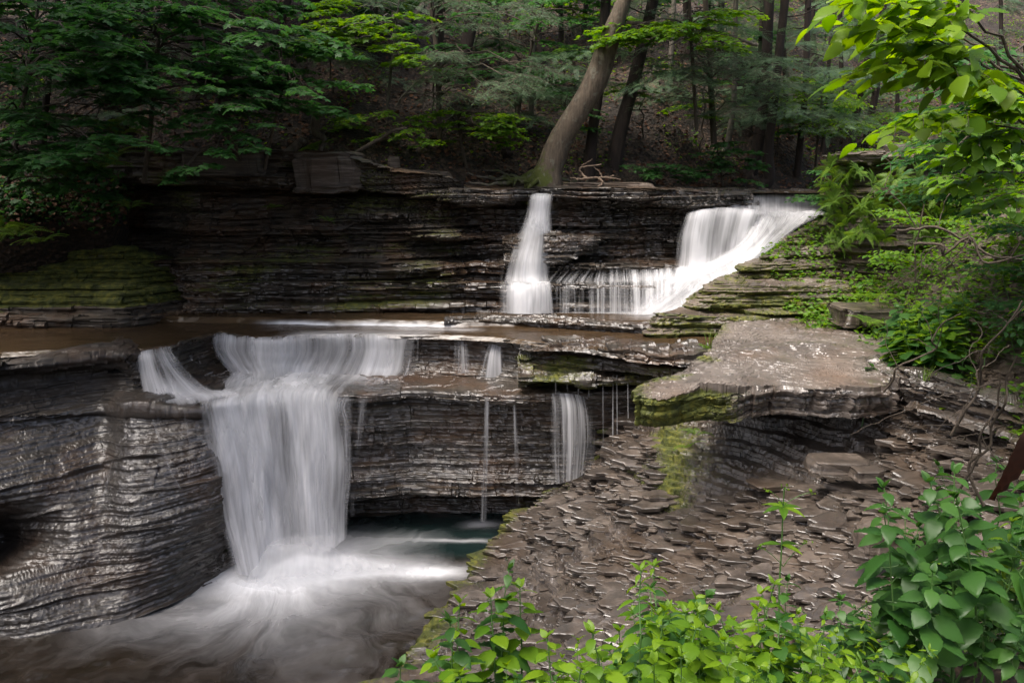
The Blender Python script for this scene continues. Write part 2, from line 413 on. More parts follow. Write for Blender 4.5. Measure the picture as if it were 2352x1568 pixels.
# ---- lower cliff: shelf -> lip -> overhung face -> cave -> pool
def lower_cliff():
    lip = [(420, 935), (470, 928), (520, 920), (600, 910), (680, 905), (760, 908), (850, 905), (940, 900), (1050, 903), (1150, 906), (1250, 906), (1340, 903), (1420, 900), (1500, 900), (1620, 905)]
    cols = []
    for i, (px, py) in enumerate(lip):
        zl = 2.08
        L_ = np.array(Z(px, py, zl)); B = np.array(Z(px, 850, 2.12))
        YB = L_[1]+1.15
        steep = 1-sstep(480, 760, px)      # left end slopes out
        def at(z, dy, s=0): return (L_[0]*(1+.0*dy), L_[1]+dy-s*steep, z)
        c = [(B[0], YB+.6, 2.16), (L_[0]*1.06, YB-.3, 2.12), (L_[0], L_[1]+.12, 2.10), at(2.07, -.02), at(1.97, .02), at(1.86, .16), at(1.45, .26, .35), at(.98, .30, .5), at(.66, .16, .55), at(.56, .20, .6), at(.48, .55, 1.0), at(.2, .85, 1.5), at(-.5, .9, 1.7)]
        cols.append(c)
    rows = [[cols[j][i] for j in range(len(cols))] for i in range(len(cols[0]))]
    G = loft(rows, 560, 330)
    G3 = rockify(G, 21, 1., ((.27, .07, 1.1), (.10, .04, .7), (.035, .022, .3)), hor=.93, lump=.05, zwarp=.06)
    n = grid_normals(G3); x, z = G3[..., 0], G3[..., 2]
    base = .12+.35*sstep(.6, 1.8, x)*(z < 2.3)
    moss = set_moss(G3, n, base, 31, .3)
    return tag(face_obj('lower_cliff', G3, ROCK_DARK, moss, np.full(x.shape, .85)), kind='structure')
lower_cliff()

# ---- step between the two shelves (cascade ledge)
def cascade_ledge():
    # lip px,py ; foot px,py
    D = [((285, 815), (285, 905)), ((330, 803), (325, 905)), ((400, 792), (400, 897)), ((450, 775), (450, 885)), ((505, 762), (490, 870)), ((530, 768), (510, 862)), ((585, 776), (560, 852)), ((640, 776), (625, 845)), ((700, 770), (690, 850)),
         ((800, 768), (790, 856)), ((960, 770), (950, 860)), ((1060, 772), (1050, 864)), ((1160, 778), (1150, 868)), ((1260, 790), (1235, 872))]
    cols = []
    for (a, b) in D:
        L_ = np.array(Z(a[0], a[1], 2.66)); Ft = np.array(Z(b[0], b[1], 2.12))
        Ft[1] = max(Ft[1], L_[1]-.25)
        cols.append([(L_[0]*1.04, L_[1]+.8, 2.60), (L_[0]*1.01, L_[1]+.25, 2.655), tuple(L_), (L_[0], L_[1]-.01, 2.60), (L_[0], L_[1]+.10, 2.5), (L_[0], L_[1]+.12, 2.32), (L_[0]*.99, L_[1]+.0, 2.20), (Ft[0], min(Ft[1], L_[1]-.03), 2.12), (Ft[0], L_[1]-.3, 2.0)])
    rows = [[cols[j][i] for j in range(len(cols))] for i in range(9)]
    G = loft(rows, 480, 120)
    G3 = rockify(G, 33, .7, ((.09, .05, .4), (.03, .025, .2)), hor=.9, lump=.03)
    n = grid_normals(G3)
    return tag(face_obj('cascade_ledge', G3, ROCK_DARK, set_moss(G3, n, np.full(n.shape[:2], .12), 3, .2), np.full(n.shape[:2], .9)), kind='structure')
cascade_ledge()

# ---- right continuation: wet plates with a mossy drip shelf under them
def drip_shelf():
    D = [(1190, 800, 2.62), (1235, 798, 2.66), (1300, 798, 2.69), (1400, 806, 2.70), (1500, 820, 2.70), (1600, 826, 2.70), (1700, 826, 2.70), (1800, 826, 2.68)]
    cols = []
    for px, py, z in D:
        L_ = np.array(Z(px, py, z)); M = np.array(Z(px, 868, 2.32))
        cols.append([(L_[0]*1.12, L_[1]+1.2, 2.66), (L_[0]*1.05, L_[1]+.75, z+.0), (L_[0]*1.04, L_[1]+.4, z+.03), tuple(L_), (L_[0], L_[1]-.03, z-.07), (L_[0], L_[1]+.18, z-.14), (M[0], L_[1]+.22, 2.40), (M[0]*1.0, M[1]+.25, 2.36),
                     tuple(M), (M[0], M[1]-.02, 2.26), (M[0], M[1]+.35, 2.18), (M[0], M[1]+.6, 1.9), (M[0], M[1]+.75, 1.2), (M[0], M[1]+.7, .4), (M[0], M[1]+.7, -.4)])
    rows = [[cols[j][i] for j in range(len(cols))] for i in range(15)]
    G = loft(rows, 330, 330)
    G3 = rockify(G, 45, 1., ((.08, .11, .3), (.03, .04, .15)), hor=.8, lump=.10)
    n = grid_normals(G3); z = G3[..., 2]
    base = np.where(z < 2.55, .2+.75*fbm(G3[..., 0]*2.5, G3[..., 1]*2.5, z*6, 19), .12)*np.where(z < 2.1, .7, 1)
    return tag(face_obj('drip_shelf', G3, ROCK_DARK, set_moss(G3, n, base, 3, .3), np.full(z.shape, 1.)), kind='structure')
drip_shelf()

# ---- thin rim holding the middle pool
def pool_rim():
    D = [(1020, 748), (1080, 745), (1160, 746), (1260, 750), (1360, 756), (1460, 762), (1560, 764), (1660, 762), (1760, 756)]
    cols = []
    for px, py in D:
        L_ = np.array(Z(px, py, 2.70))
        cols.append([(L_[0], L_[1]+.5, 2.6), (L_[0], L_[1]+.34, 2.775), (L_[0], L_[1]+.16, 2.80), (L_[0], L_[1]+.02, 2.79), (L_[0], L_[1], 2.74), (L_[0], L_[1]+.04, 2.66), (L_[0], L_[1]-.02, 2.5)])
    rows = [[cols[j][i] for j in range(len(cols))] for i in range(7)]
    G = loft(rows, 420, 60)
    G3 = rockify(G, 52, .8, ((.03, .03, .18), (.012, .02, .1)), hor=.3, lump=.035)
    n = grid_normals(G3)
    return tag(face_obj('pool_rim', G3, ROCK_DARK, set_moss(G3, n, np.full(n.shape[:2], .2), 3, .2), np.full(n.shape[:2], 1.)), kind='structure')
pool_rim()

# ---- water-worn rock face on the left
LFG = []
def left_face():
    cols = []
    #    px, rim py, Y ; ledge py ; bottom py
    D = [(-420, 850, 8.6, 950, 1500), (-220, 845, 8.9, 940, 1480), (-80, 838, 9.1, 935, 1465), (0, 832, 9.3, 930, 1455), (80, 826, 9.5, 925, 1450), (160, 818, 9.75, 918, 1446), (240, 810, 9.95, 910, 1440), (300, 815, 10.0, 905, 1425),
         (345, 860, 10.1, 907, 1405), (400, 888, 10.1, 908, 1380), (450, 895, 10.1, 912, 1350), (500, 902, 10.1, 918, 1322), (545, 908, 10.1, 928, 1298), (600, 915, 10.2, 935, 1280)]
    for px, pr, Yr, pl, pb in D:
        r = np.array(W(px, pr, Yr)); bot = np.array(Z(px, pb, 0))
        sh = sstep(270, 330, px)*(1-sstep(470, 560, px))       # shelf for the left cascade
        Yl = Yr-.10-.05*sh
        c = [(r[0]*1.1, Yr+1.0, r[2]-.12), (r[0]*1.03, Yr+.4, r[2]+.0), tuple(r), W(px, min(pr+22, pl-8), Yr-.03), W(px, min(pr+45, pl-3), Yr+.10*(1-sh)), W(px, pl, Yl), W(px, pl+32, Yl-.18-.35*sh), W(px, pl+48, Yl-.16-.30*sh)]
        P0 = np.array(W(px, pl+48, Yl-.16-.30*sh)); 
        for t in (.15, .35, .55, .75, .9):
            q = pl+48+(pb-pl-48)*t
            Y = P0[1]+(bot[1]-P0[1])*(t**1.0)-.16*math.sin(t*math.pi)
            pocket = math.exp(-((px-20)/75)**2-((q-1240)/60)**2)*.8
            c.append(W(px, q, Y+pocket))
        c.append(tuple(bot)); c.append((bot[0]*.97, bot[1]-.25, -.6))
        cols.append(c)
    rows = [[cols[j][i] for j in range(len(cols))] for i in range(len(cols[0]))]
    G = loft(rows, 620, 480)
    x, y, z = G[..., 0], G[..., 1], G[..., 2]
    # broad flutes worn by water
    n = grid_normals(G)
    fl = .07*(vn(x*1.5+z*.5, 0, z*.35, 4)-.5)*2+.10*(vn(x*.8+z*.9, 3, z*.8, 9)-.5)*2
    G = G+n*fl[..., None]
    worn = sstep(2.25, 1.9, z)
    lower = rockify(G, 61, .42, ((.19, .05, 2.5), (.055, .035, 1.0), (.022, .02, .5)), hor=.3, tilt=(-.13, .1), lump=.02, zwarp=.1)
    upper = rockify(G, 62, 1., ((.11, .07, .5), (.04, .035, .25)), hor=.85, tilt=(-.06, .0), lump=.05)
    G3 = lower*worn[..., None]+upper*(1-worn[..., None])
    # sharp cracks running along the bedding
    zz = z-.15*x+.1*y+.12*(fbm(x*1.3, y*1.3, 0, 71)-.5)
    for zc, dp in ((.35, .10), (.8, .05), (1.25, .06), (1.62, .05), (2.0, .05)):
        g = np.exp(-((zz-zc-1.1)/.014)**2)*dp*sstep(.35, .6, vn(x*2, y*2, zc*5, 8))
        G3 = G3-n*g[..., None]
    n = grid_normals(G3)
    LFG.append((G3, n)); moss = set_moss(G3, n, np.full(x.shape, .14), 5, .1)
    return tag(face_obj('worn_rock_face', G3, ROCK_LEFT, moss, np.clip(.30+.34*worn+.25*(fbm(x*.9, y*.9, z*.5, 77)-.5), 0, 1)*(1-.5*sstep(2.55, 2.65, z)*(n[..., 2] > .5)), smooth=True), kind='structure')
left_face()

# ---- mossy terraces on the left, above the brown water
def left_terraces():
    D = [(-500, 10.3), (-250, 10.6), (-100, 10.9), (0, 11.05), (100, 11.15), (200, 11.25), (300, 11.4), (400, 11.65), (460, 11.9), (520, 12.2)]
    cols = []
    for px, Y in D:
        k = sstep(280, 520, px)
        f = np.array(Z(px, 752-34*k, 2.68)); Y = f[1]
        c = [(f[0], Y-.1, 2.4), tuple(f), W(px, 728-18*k, Y+.02), W(px, 722-14*k, Y+.35), W(px, 690-4*k, Y+.42), W(px, 660, Y+.6), W(px, 648, Y+.95), W(px, 612+10*k, Y+1.0), W(px, 604+16*k, Y+1.25), W(px, 580+35*k, Y+1.28), W(px, 574+38*k, Y+1.7), W(px, 574+30*k, Y+2.6)]
        cols.append(c)
    rows = [[cols[j][i] for j in range(len(cols))] for i in range(len(cols[0]))]
    G = loft(rows, 460, 240)
    G3 = rockify(G, 81, 1., ((.09, .08, .45), (.03, .03, .2)), hor=.85, lump=.07)
    n = grid_normals(G3); x, z = G3[..., 0], G3[..., 2]
    base = .95*sstep(2.85, 2.98, z)*(1-.5*sstep(-5.2, -4.4, x))+.12
    return tag(face_obj('mossy_terraces', G3, ROCK_DARK, set_moss(G3, n, base, 3, .45), np.full(z.shape, .3)), kind='structure')
left_terraces()

# ---- right bank as a terraced height field
CTRL = []
def cw(px, py, Y): CTRL.append(W(px, py, Y))
def cz(px, py, z): CTRL.append(Z(px, py, z))
for a in [(1180, 1210, .42), (1120, 1290, .36), (1060, 1370, .34), (980, 1460, .30), (900, 1568, .28), (1340, 1098, .92)]: cz(*a)
for a in [(1400, 1062, 9.75), (1480, 1000, 9.0), (1500, 975, 8.9), (1300, 1200, 8.85), (1250, 1350, 7.7), (1200, 1480, 7.0), (1500, 1250, 7.6), (1500, 1120, 8.4), (1400, 1150, 8.9),
          (1700, 1150, 7.75), (1700, 1010, 8.7), (1700, 1300, 6.6), (1500, 1420, 6.5), (1900, 1150, 7.2), (1900, 1000, 8.1), (1900, 1300, 6.1), (1700, 1480, 5.4), (1900, 1480, 4.9), (2100, 1250, 6.0),
          (2080, 1050, 7.3), (2300, 1200, 5.6), (2340, 1450, 4.2), (2030, 1000, 7.95), (2020, 905, 8.3), (2060, 850, 8.6), (2090, 800, 9.25), (2110, 755, 9.9), (2300, 900, 7.3), (2300, 700, 8.6), (2300, 560, 10.0), (2150, 600, 11.1),
          (2100, 680, 10.2), (1580, 742, 11.0), (1700, 742, 10.95), (1900, 742, 10.9), (1640, 692, 11.5), (1690, 640, 12.0), (1760, 588, 12.6), (1850, 560, 12.7), (1900, 505, 13.1), (1900, 650, 11.75), (1800, 650, 11.85),
          (1900, 592, 12.2), (2050, 562, 12.1), (2080, 640, 11.0), (1950, 700, 11.2)]: cw(*a)
CTRL += [(0, 0, 3.3), (3, 0, 3.5), (-2, 0, 2.9), (1, 3, 2.68), (2.5, 3, 2.8), (-.5, 3, 2.2), (1, 2, 3.05), (4, 3, 3.0), (0, 5, 1.15), (-1, 4, 1.2), (2.3, 9.5, 2.35), (3.1, 10.2, 2.5), (2.7, 8.9, 2.2), (6, 5, 3.6), (8, 8, 5.2), (9, 12, 6.5), (7, 13.5, 5.0), (6.6, 11, 4.7), (9, 3, 5.), (5.2, 14.5, 4.4), (8, 16, 6.5)]
CTRL = np.array(CTRL)
def rbf_fit(P, lam=.02):
    n = len(P); d = np.linalg.norm(P[:, None, :2]-P[None, :, :2], axis=-1)
    A = np.zeros((n+3, n+3)); A[:n, :n] = d+0*lam; A[:n, n:] = np.c_[np.ones(n), P[:, :2]]; A[n:, :n] = A[:n, n:].T
    A[:n, :n] -= np.eye(n)*lam*3
    return np.linalg.solve(A, np.r_[P[:, 2], 0, 0, 0])
WR = rbf_fit(CTRL)
def bank_base(x, y):
    sh = x.shape; x, y = x.ravel(), y.ravel(); out = np.empty(len(x))
    for s in range(0, len(x), 40000):
        a, b = x[s:s+40000], y[s:s+40000]
        d = np.sqrt((a[:, None]-CTRL[None, :, 0])**2+(b[:, None]-CTRL[None, :, 1])**2)
        out[s:s+40000] = d@WR[:-3]+WR[-3]+WR[-2]*a+WR[-1]*b
    return out.reshape(sh)
EDGE = [Z(760, 1700, .2), Z(870, 1568, .2), Z(935, 1490, .25), Z(1000, 1400, .25), Z(1085, 1310, .3), Z(1125, 1255, .3), Z(1175, 1195, .35), Z(1268, 1110, .8), Z(1340, 1085, .95), W(1385, 1030, 10.3), W(1500, 800, 10.8), W(1560, 745, 11.05), W(1585, 712, 11.35), W(1665, 640, 12.0), W(1745, 590, 12.55), W(1890, 500, 13.2), W(1960, 470, 14.5)]
EDGE = np.array(EDGE)
def edge_x(y): return np.interp(y, np.r_[-3, EDGE[:, 1]], np.r_[-3.0, EDGE[:, 0]])
def bank_z(x, y, detail=True):
    z = bank_base(x, y)
    if detail:
        up = sstep(10.5, 10.9, y)*(1-sstep(5.0, 6.0, x))
        z = z+.16*(fbm(x*1.1, y*1.1, 0, 90)-.5)*2*(1-up*.5)
        zt = terrace(z, x, y, .17, 91, .25, .18, .6)
        z = z*(1-up)+zt*up
        pl = .05*(blockcell(x, y, .8, 93)-.5)+.03*(blockcell(x+3, y, .3, 96)-.5)+.03*(fbm(x*1.0, y*2.5, 0, 98)-.5)
        jag = .018*(blockcell(x, y+5, .11, 97)-.5)+.010*(fbm(x*9, y*14, 0, 86, 3)-.5)
        h2 = .13; t2 = (z+pl)/h2; k2 = np.floor(t2); f2 = t2-k2
        z = z+pl+.55*(h2*(k2+sstep(.70, 1, f2)+.05*f2-.45)-(z+pl))
        h = .042; t = (z+jag)/h; k = np.floor(t); f = t-k
        z = h*(k+sstep(.80, 1, f)+.10*f-.4)+.035*(fbm(x*2.2, y*2.2, 0, 85, 3)-.5)+.004*(fbm(x*18, y*26, 0, 99)-.5)*2
    ex = edge_x(y)+.10*(fbm(y*1.8, 0, 0, 92)-.5)*2+.06*(blockcell(x, y, .2, 94)-.5)
    drop = sstep(0, -.16, x-ex)
    low = np.where(y > 10.9, 2.2, -.6)
    return z*(1-drop)+np.minimum(low, z)*drop
def bank_part(name, x0, x1, y0, y1, res, mat, mossf, wetf):
    nx, ny = int((x1-x0)/res), int((y1-y0)/res)
    X, Y_ = np.meshgrid(np.linspace(x0, x1, nx), np.linspace(y1, y0, ny))
    Zz = bank_z(X, Y_)
    G = np.stack([X, Y_, Zz], -1); n = grid_normals(G)
    # nudge risers sideways for ragged edges
    G[..., 0] += .008*(fbm(X*9, Zz*40, Y_*9, 5, 3)-.5)*2; G[..., 1] += .012*(fbm(X*9, Zz*40, Y_*9, 6, 3)-.5)*2
    return tag(mesh_np(name, G, gfaces(ny, nx), mat, None, {'moss': mossf(G, n), 'wet': wetf(G, n)}), kind='structure')
def bmoss(G, n):
    x, y, z = G[..., 0], G[..., 1], G[..., 2]
    d = x-edge_x(y)
    b = .30+.5*np.exp(-np.clip(d, 0, 9)/.25)+.55*np.exp(-((x-1.75)/.35)**2-((y-8.7)/.6)**2)
    b = np.where(y > 10.7, .62-.2*np.clip(n[..., 2], 0, 1)*1.6, b)
    b = np.where(x > 3.6, .12, b)
    return b*(.35+1.3*fbm(x*1.6, y*1.6, z*3, 6))
def bwet(G, n):
    x, y, z = G[..., 0], G[..., 1], G[..., 2]
    return (1-.8*sstep(3.9, 4.6, x))*np.clip(.62+.9*(fbm(x*1.2, y*1.2, 0, 16)-.4)+.3*sstep(1., 2.5, x)-.35*(y > 10.7), 0, 1)
bank_part('shale_slope', -1.75, 4.6, 4.4, 10.6, .0118, ROCK_BANK, bmoss, bwet)
bank_part('upper_bank', 4.3, 8.6, 10.62, 14.6, .03, ROCK_BANK, bmoss, bwet)
def stepped_bank():
    #      py, Y, left px
    S = [(775, 10.8, 1500), (748, 10.85, 1500), (728, 10.88, 1515), (722, 10.92, 1520), (712, 11.3, 1590), (700, 11.32, 1600), (662, 11.45, 1640), (652, 11.50, 1655), (642, 11.85, 1685), (632, 11.88, 1692), (612, 11.93, 1722), (606, 11.98, 1735), (597, 12.3, 1750), (585, 12.32, 1762), (578, 12.4, 1775), (568, 12.75, 1800), (545, 12.8, 1820), (520, 12.95, 1860), (510, 13.1, 1880), (500, 13.9, 1900)]
    rows = []
    for k, (py, Y, pl) in enumerate(S):
        r = []; z0 = W(pl, py, Y)
        r.append((z0[0]-.05, Y+.7, z0[2]-.25)); r.append((z0[0]-.06, Y+.25, z0[2]-.05))
        for u in np.linspace(0, 1, 8):
            px = pl+(2300-pl)*u; q = Y-.25*u**1.5*(1 if k > 3 else .2); p = W(px, py-(6*u if k > 3 else 0), q); r.append((p[0], p[1], p[2]+.03*math.sin(px*.02+k)))
        rows.append(r)
    G = loft(rows, 460, 330)
    G3 = rockify(G, 171, 1., ((.15, .10, .6), (.05, .045, .3), (.02, .02, .12)), hor=.88, lump=.09)
    n = grid_normals(G3); x, y, z = G3[..., 0], G3[..., 1], G3[..., 2]
    m = .30+.85*fbm(x*1.2, z*3, y, 66)-.36*np.clip(n[..., 2], 0, 1)
    return tag(face_obj('stepped_bank', G3, ROCK_BANK, m, np.clip(.3+.9*(fbm(x*1.2, y*1.2, z*2, 16)-.4), 0, 1)), kind='structure')
stepped_bank()
bank_part('scree_slope', 4.58, 8.6, 4.4, 10.64, .03, ROCK_BANK, bmoss, bwet)
bank_part('near_bank', -3.2, 8.6, -2.5, 4.42, .06, SOIL, bmoss, bwet)

# ---- the great flat slab
def slab():
    out = [(1460, 905), (1475, 888), (1530, 872), (1572, 850), (1610, 828), (1640, 795), (1655, 765), (1668, 750), (1760, 744), (1880, 742), (2000, 743), (2110, 750), (2160, 800), (2140, 850), (2080, 880), (2010, 896), (1920, 894), (1800, 888), (1700, 899), (1600, 902), (1520, 912)]
    pts = np.array([Z(a, b, 2.85) for a, b in out])
    K = len(pts); n = 620
    ring = catmull(np.concatenate([pts, pts[:1]]), n+1)[:-1]
    jag = .07*(blockcell(ring[:, 0], ring[:, 1], .34, 5)-.5)+.05*(blockcell(ring[:, 0]+4, ring[:, 1], .12, 6)-.5)
    oc = ring-np.array([2.55, 8.9, 2.85]); oc /= np.linalg.norm(oc, axis=1, keepdims=True); ring = ring+oc*jag[:, None]
    cen = np.array([2.55, 8.9, 2.85])
    rows = []
    tt = np.linspace(0, 1, 120)**.8
    for t in tt:      # top from centre to rim
        rows.append(cen+(ring-cen)*t)
    th = .30
    for k, (dz, inn) in enumerate([(d, i) for d, i in zip(np.linspace(.01, th, 46), np.interp(np.linspace(0, 1, 46), [0, .12, .3, .5, .75, 1], [0, -.012, .0, -.006, .004, .03]))]):
        r = cen+(ring-cen)*(1-inn); r[:, 2] = 2.85-dz; rows.append(r)
    for t in np.linspace(.94, 0, 24):
        r = cen+(ring-cen)*t; r[:, 2] = 2.85-th-.02*(1-t); rows.append(r)
    G = np.array(rows); x, y, z = G[..., 0], G[..., 1], G[..., 2]
    rim = np.zeros(G.shape[0]); rim[120:166] = 1
    ds = strata(G, 7, ((.17, .06, .45), (.07, .03, .2)), zwarp=.2)+.05*(fbm(x*2.2, y*2.2, z*2, 44)-.5)*2
    out_dir = ring-cen; out_dir[:, 2] = 0; out_dir /= np.linalg.norm(out_dir, axis=-1, keepdims=True)
    wgt = np.zeros(G.shape[0]); wgt[112:120] = np.linspace(0, 1, 8); wgt[120:166] = 1; wgt[166:176] = np.linspace(1, 0, 10)
    ds = ds+.045*(fbm(x*5, y*5, z*7, 46)-.5)*2+.03*(blockcell(x, y+z*.8, .16, 47)-.5)
    G = G+out_dir[None]*(ds*wgt[:, None])[..., None]
    # scalloped flakes on top
    f = .016*terrace(fbm(x*1.5+2, y*2.4, 0, 3, 5)*1.0, x, y, .07, 2, .3, .2, .3)/.07
    G[:120, :, 2] += (f-.05)[:120]*.9
    G[:, :, 2] += .02*(fbm(x*.8, y*.8, 0, 8)-.5)*2
    nv, nu = G.shape[:2]
    i = np.arange(nv*nu).reshape(nv, nu); j = np.roll(i, -1, axis=1)
    q = np.stack([i[:-1], i[1:], j[1:], j[:-1]], -1).reshape(-1, 4)
    r2 = np.arange(nv)
    m = np.zeros((nv, nu)); x = G[..., 0]; y = G[..., 1]
    m += .15
    m[120:166] = (.28+.85*(1-sstep(1.3, 2.6, x[120:166])))*(.3+1.2*fbm(x[120:166]*1.8, y[120:166]*1.8, G[120:166, :, 2]*5, 2))
    edge = np.clip(1-(x-np.interp(y, [7.6, 8.5, 9.6, 10.7], [1.2, 1.85, 2.4, 2.8]))/.5, 0, 1)
    m[:120] = .12+(.42*edge[:120])*(.3+1.4*fbm(x[:120]*2.5, y[:120]*2.5, 0, 12))+.3*sstep(.58, .7, fbm(x[:120]*1.8, y[:120]*2.4, 0, 13))
    wet = np.clip(.2+1.3*(fbm(G[..., 0]*1.2, G[..., 1]*1.2, 0, 31)-.35), 0, 1); wet[120:] = .7
    o = mesh_np('rock_slab', G, q, ROCK_SLAB, None, {'moss': m, 'wet': wet})
    tag(o, 'wide flat brown rock slab jutting out over the dark hollow, moss along its left edge', 'rock slab')
slab()

def corner_wall():
    D = [(2000, 885, 8.5), (2012, 872, 8.05), (2040, 864, 7.9), (2085, 866, 7.75), (2100, 872, 7.55), (2160, 884, 7.35), (2230, 900, 7.05), (2300, 925, 6.8), (2380, 950, 6.5), (2520, 975, 6.1)]
    cols = []
    for k, (px, pt, Y) in enumerate(D):
        e = np.array(W(px, pt, Y)); c = [(e[0]*1.03, Y+1.0, e[2]-.05), (e[0]*1.01, Y+.3, e[2]+.02), tuple(e), W(px, pt+8, Y-.02), W(px, pt+60, Y+.02), W(px, pt+70, Y-.10), W(px, pt+125, Y-.10), W(px, pt+135, Y-.22), W(px, pt+180, Y-.25), W(px, pt+190, Y-.42)]
        f = np.array(W(px, pt+190, Y-.42)); c += [tuple(f+[0, -.02, -.15]), tuple(f+[0, 0, -.6])]
        cols.append(c)
    rows = [[cols[j][i] for j in range(len(cols))] for i in range(12)]
    G = loft(rows, 260, 220)
    G3 = rockify(G, 191, 1., ((.16, .12, .35), (.06, .05, .25), (.022, .02, .12)), hor=.9, lump=.08)
    n = grid_normals(G3); x, y, z = G3[..., 0], G3[..., 1], G3[..., 2]
    return tag(face_obj('corner_wall', G3, ROCK_BANK, .12+.3*fbm(x*2, y*2, z*3, 9), np.full(z.shape, .85)), kind='structure')
corner_wall()
# ---- hillside behind
def hillside():
    cols = []
    D = [(-900, 9.5, 500), (-500, 10.6, 500), (-200, 11.3, 500), (0, 11.7, 500), (150, 12.2, 500), (262, 12.5, 482), (305, 14.0, 420), (360, 14.0, 340), (500, 13.6, 345), (700, 13.6, 345), (850, 13.6, 372), (1000, 13.9, 402), (1180, 14.3, 430), (1350, 14.6, 432), (1500, 14.8, 432), (1650, 15.4, 436), (1800, 16.2, 436), (1900, 17.5, 436), (2000, 19.5, 432), (2200, 21.5, 440), (2500, 22.5, 440), (2900, 23, 440)]
    for px, Y0, p0 in D:
        rise = np.interp(px, [-900, 0, 800, 1200, 1700, 1900, 2200, 2900], [.95, .95, .78, .66, .62, .5, .52, .55])
        b = np.array(W(px, p0, Y0)); s = b[0]/Y0
        c = [(s*(Y0+.6), Y0+.6, b[2]-.8), (s*(Y0+.15), Y0+.15, b[2]-.25), tuple(b)]
        for dy in (.8, 1.8, 3.2, 5, 7.5, 11, 16):
            bump_ = .35*(vn(s*dy*1.7+px*.01, dy*.7, 0, 3)-.5)
            c.append((s*(Y0+dy), Y0+dy, b[2]+dy*rise*(1 if dy > 1 else .9)+bump_))
        cols.append(c)
    rows = [[cols[j][i] for j in range(len(cols))] for i in range(len(cols[0]))]
    G = loft(rows, 520, 260)[..., :3]
    x, y = G[..., 0], G[..., 1]
    G[..., 2] += .22*(fbm(x*.9, y*.9, 0, 14)-.5)*2+.08*(fbm(x*4, y*4, 0, 15)-.5)*2
    nv, nu = G.shape[:2]
    o = mesh_np('hillside', G[::-1], gfaces(nv, nu, True), SOIL, None, {'moss': np.zeros((nv, nu)), 'wet': np.zeros((nv, nu))}, smooth=True)
    return tag(o, kind='structure'), G
HILL, HG = hillside()
HP = HG.reshape(-1, 3)
def hill_pt(px, py):
    """point of the hillside seen near a pixel"""
    d = np.array(ray(px, py)); d /= np.linalg.norm(d)
    v = HP-np.array([0, 0, CAMH]); t = v@d; dist = np.linalg.norm(v-t[:, None]*d, axis=1)
    k = np.where(dist < dist.min()+.12)[0]; k = k[np.argmin(t[k])]
    return HP[k]
# ------------------------------------------------------------------ water: pools
def pool_mesh(name, X, Y_, Zz, mat, foam, su, sv, teal=None, keep=None):
    nv, nu = X.shape; G = np.stack([X, Y_, Zz], -1)
    at = {'foam': foam, 'su': su, 'sv': sv, 'flow': su, 'teal': teal if teal is not None else np.zeros_like(X)}
    f = gfaces(nv, nu)
    if keep is not None: f = f[keep.ravel()[f].all(axis=1)]
    return tag(mesh_np(name, G, f, mat, None, at, smooth=True), kind='structure')
def lower_pool():
    X, Y_ = np.meshgrid(np.linspace(-9, 3.2, 520), np.linspace(12.2, 3.0, 420))
    cx, cy = Z(640, 1300, 0)[:2]
    dx, dy = X-cx, Y_-cy; r = np.hypot(dx, dy); th = np.arctan2(dy, dx)
    # boiling area at the foot + tongue running right to the bank + fan towards the viewer
    foot = np.exp(-((dx-.15)/.75)**2-((dy-.0)/.42)**2)*1.0
    tong = np.exp(-((dy+.02+.05*dx)/.20)**2)*sstep(-.2, .5, dx)*(1-sstep(1.9, 2.8, dx))*1.0
    fan = np.exp(-(r/1.15)**2)*.85+.22*np.exp(-(((dx+.5)/2.2)**2+((dy+.4)/1.5)**2))*(dy < .3)
    back = .34*np.exp(-((dx-1.4)/.8)**2-((dy-.75)/.25)**2)
    sp2 = Z(1110, 1203, 0); b2 = .75*np.exp(-((X-sp2[0])/.28)**2-((Y_-sp2[1])/.12)**2)
    sp3 = Z(1060, 1240, 0); b3 = .6*np.exp(-((X-sp3[0])/.55)**2-((Y_-sp3[1])/.05)**2)
    foam = np.clip(foot+tong+fan+back+b2+b3, 0, 1.5)
    foam = foam+.10*np.exp(-((Y_-7.7)/1.3)**2)*(X > -5)*sstep(-4.5, -1, X)
    lift = .16*np.exp(-((dx-.2)/.6)**2-((dy)/.35)**2)+.03*(fbm(X*3, Y_*3, 0, 2)-.5)*2
    # current direction: from the foot outward, bending left and towards the viewer
    a = .35; uu = X*math.cos(a)+Y_*math.sin(a); vv = -X*math.sin(a)+Y_*math.cos(a)
    k = np.exp(-(r/2.2)**2)
    su = r+.3*(fbm(X*.8, Y_*.8, 0, 21)-.5); sv = (np.where(th > 1.9, th-2*np.pi, th))*.75+.9*(fbm(X*.6, Y_*.6, 0, 22)-.5)+.12*(fbm(X*3, Y_*3, 0, 24)-.5)
    teal = sstep(-.4, .5, dx)*sstep(.05, .4, dy)
    lift = lift+.035*np.sin(vv*9+3*fbm(X*1.2, Y_*1.2, 0, 5))*np.exp(-((dy+1.4)/1.6)**2)*(dy < 0)*fbm(X*2, Y_*2, 0, 9)
    pool_mesh('lower_pool', X, Y_, lift, POOL_LOW, foam, su, sv, teal)
lower_pool()
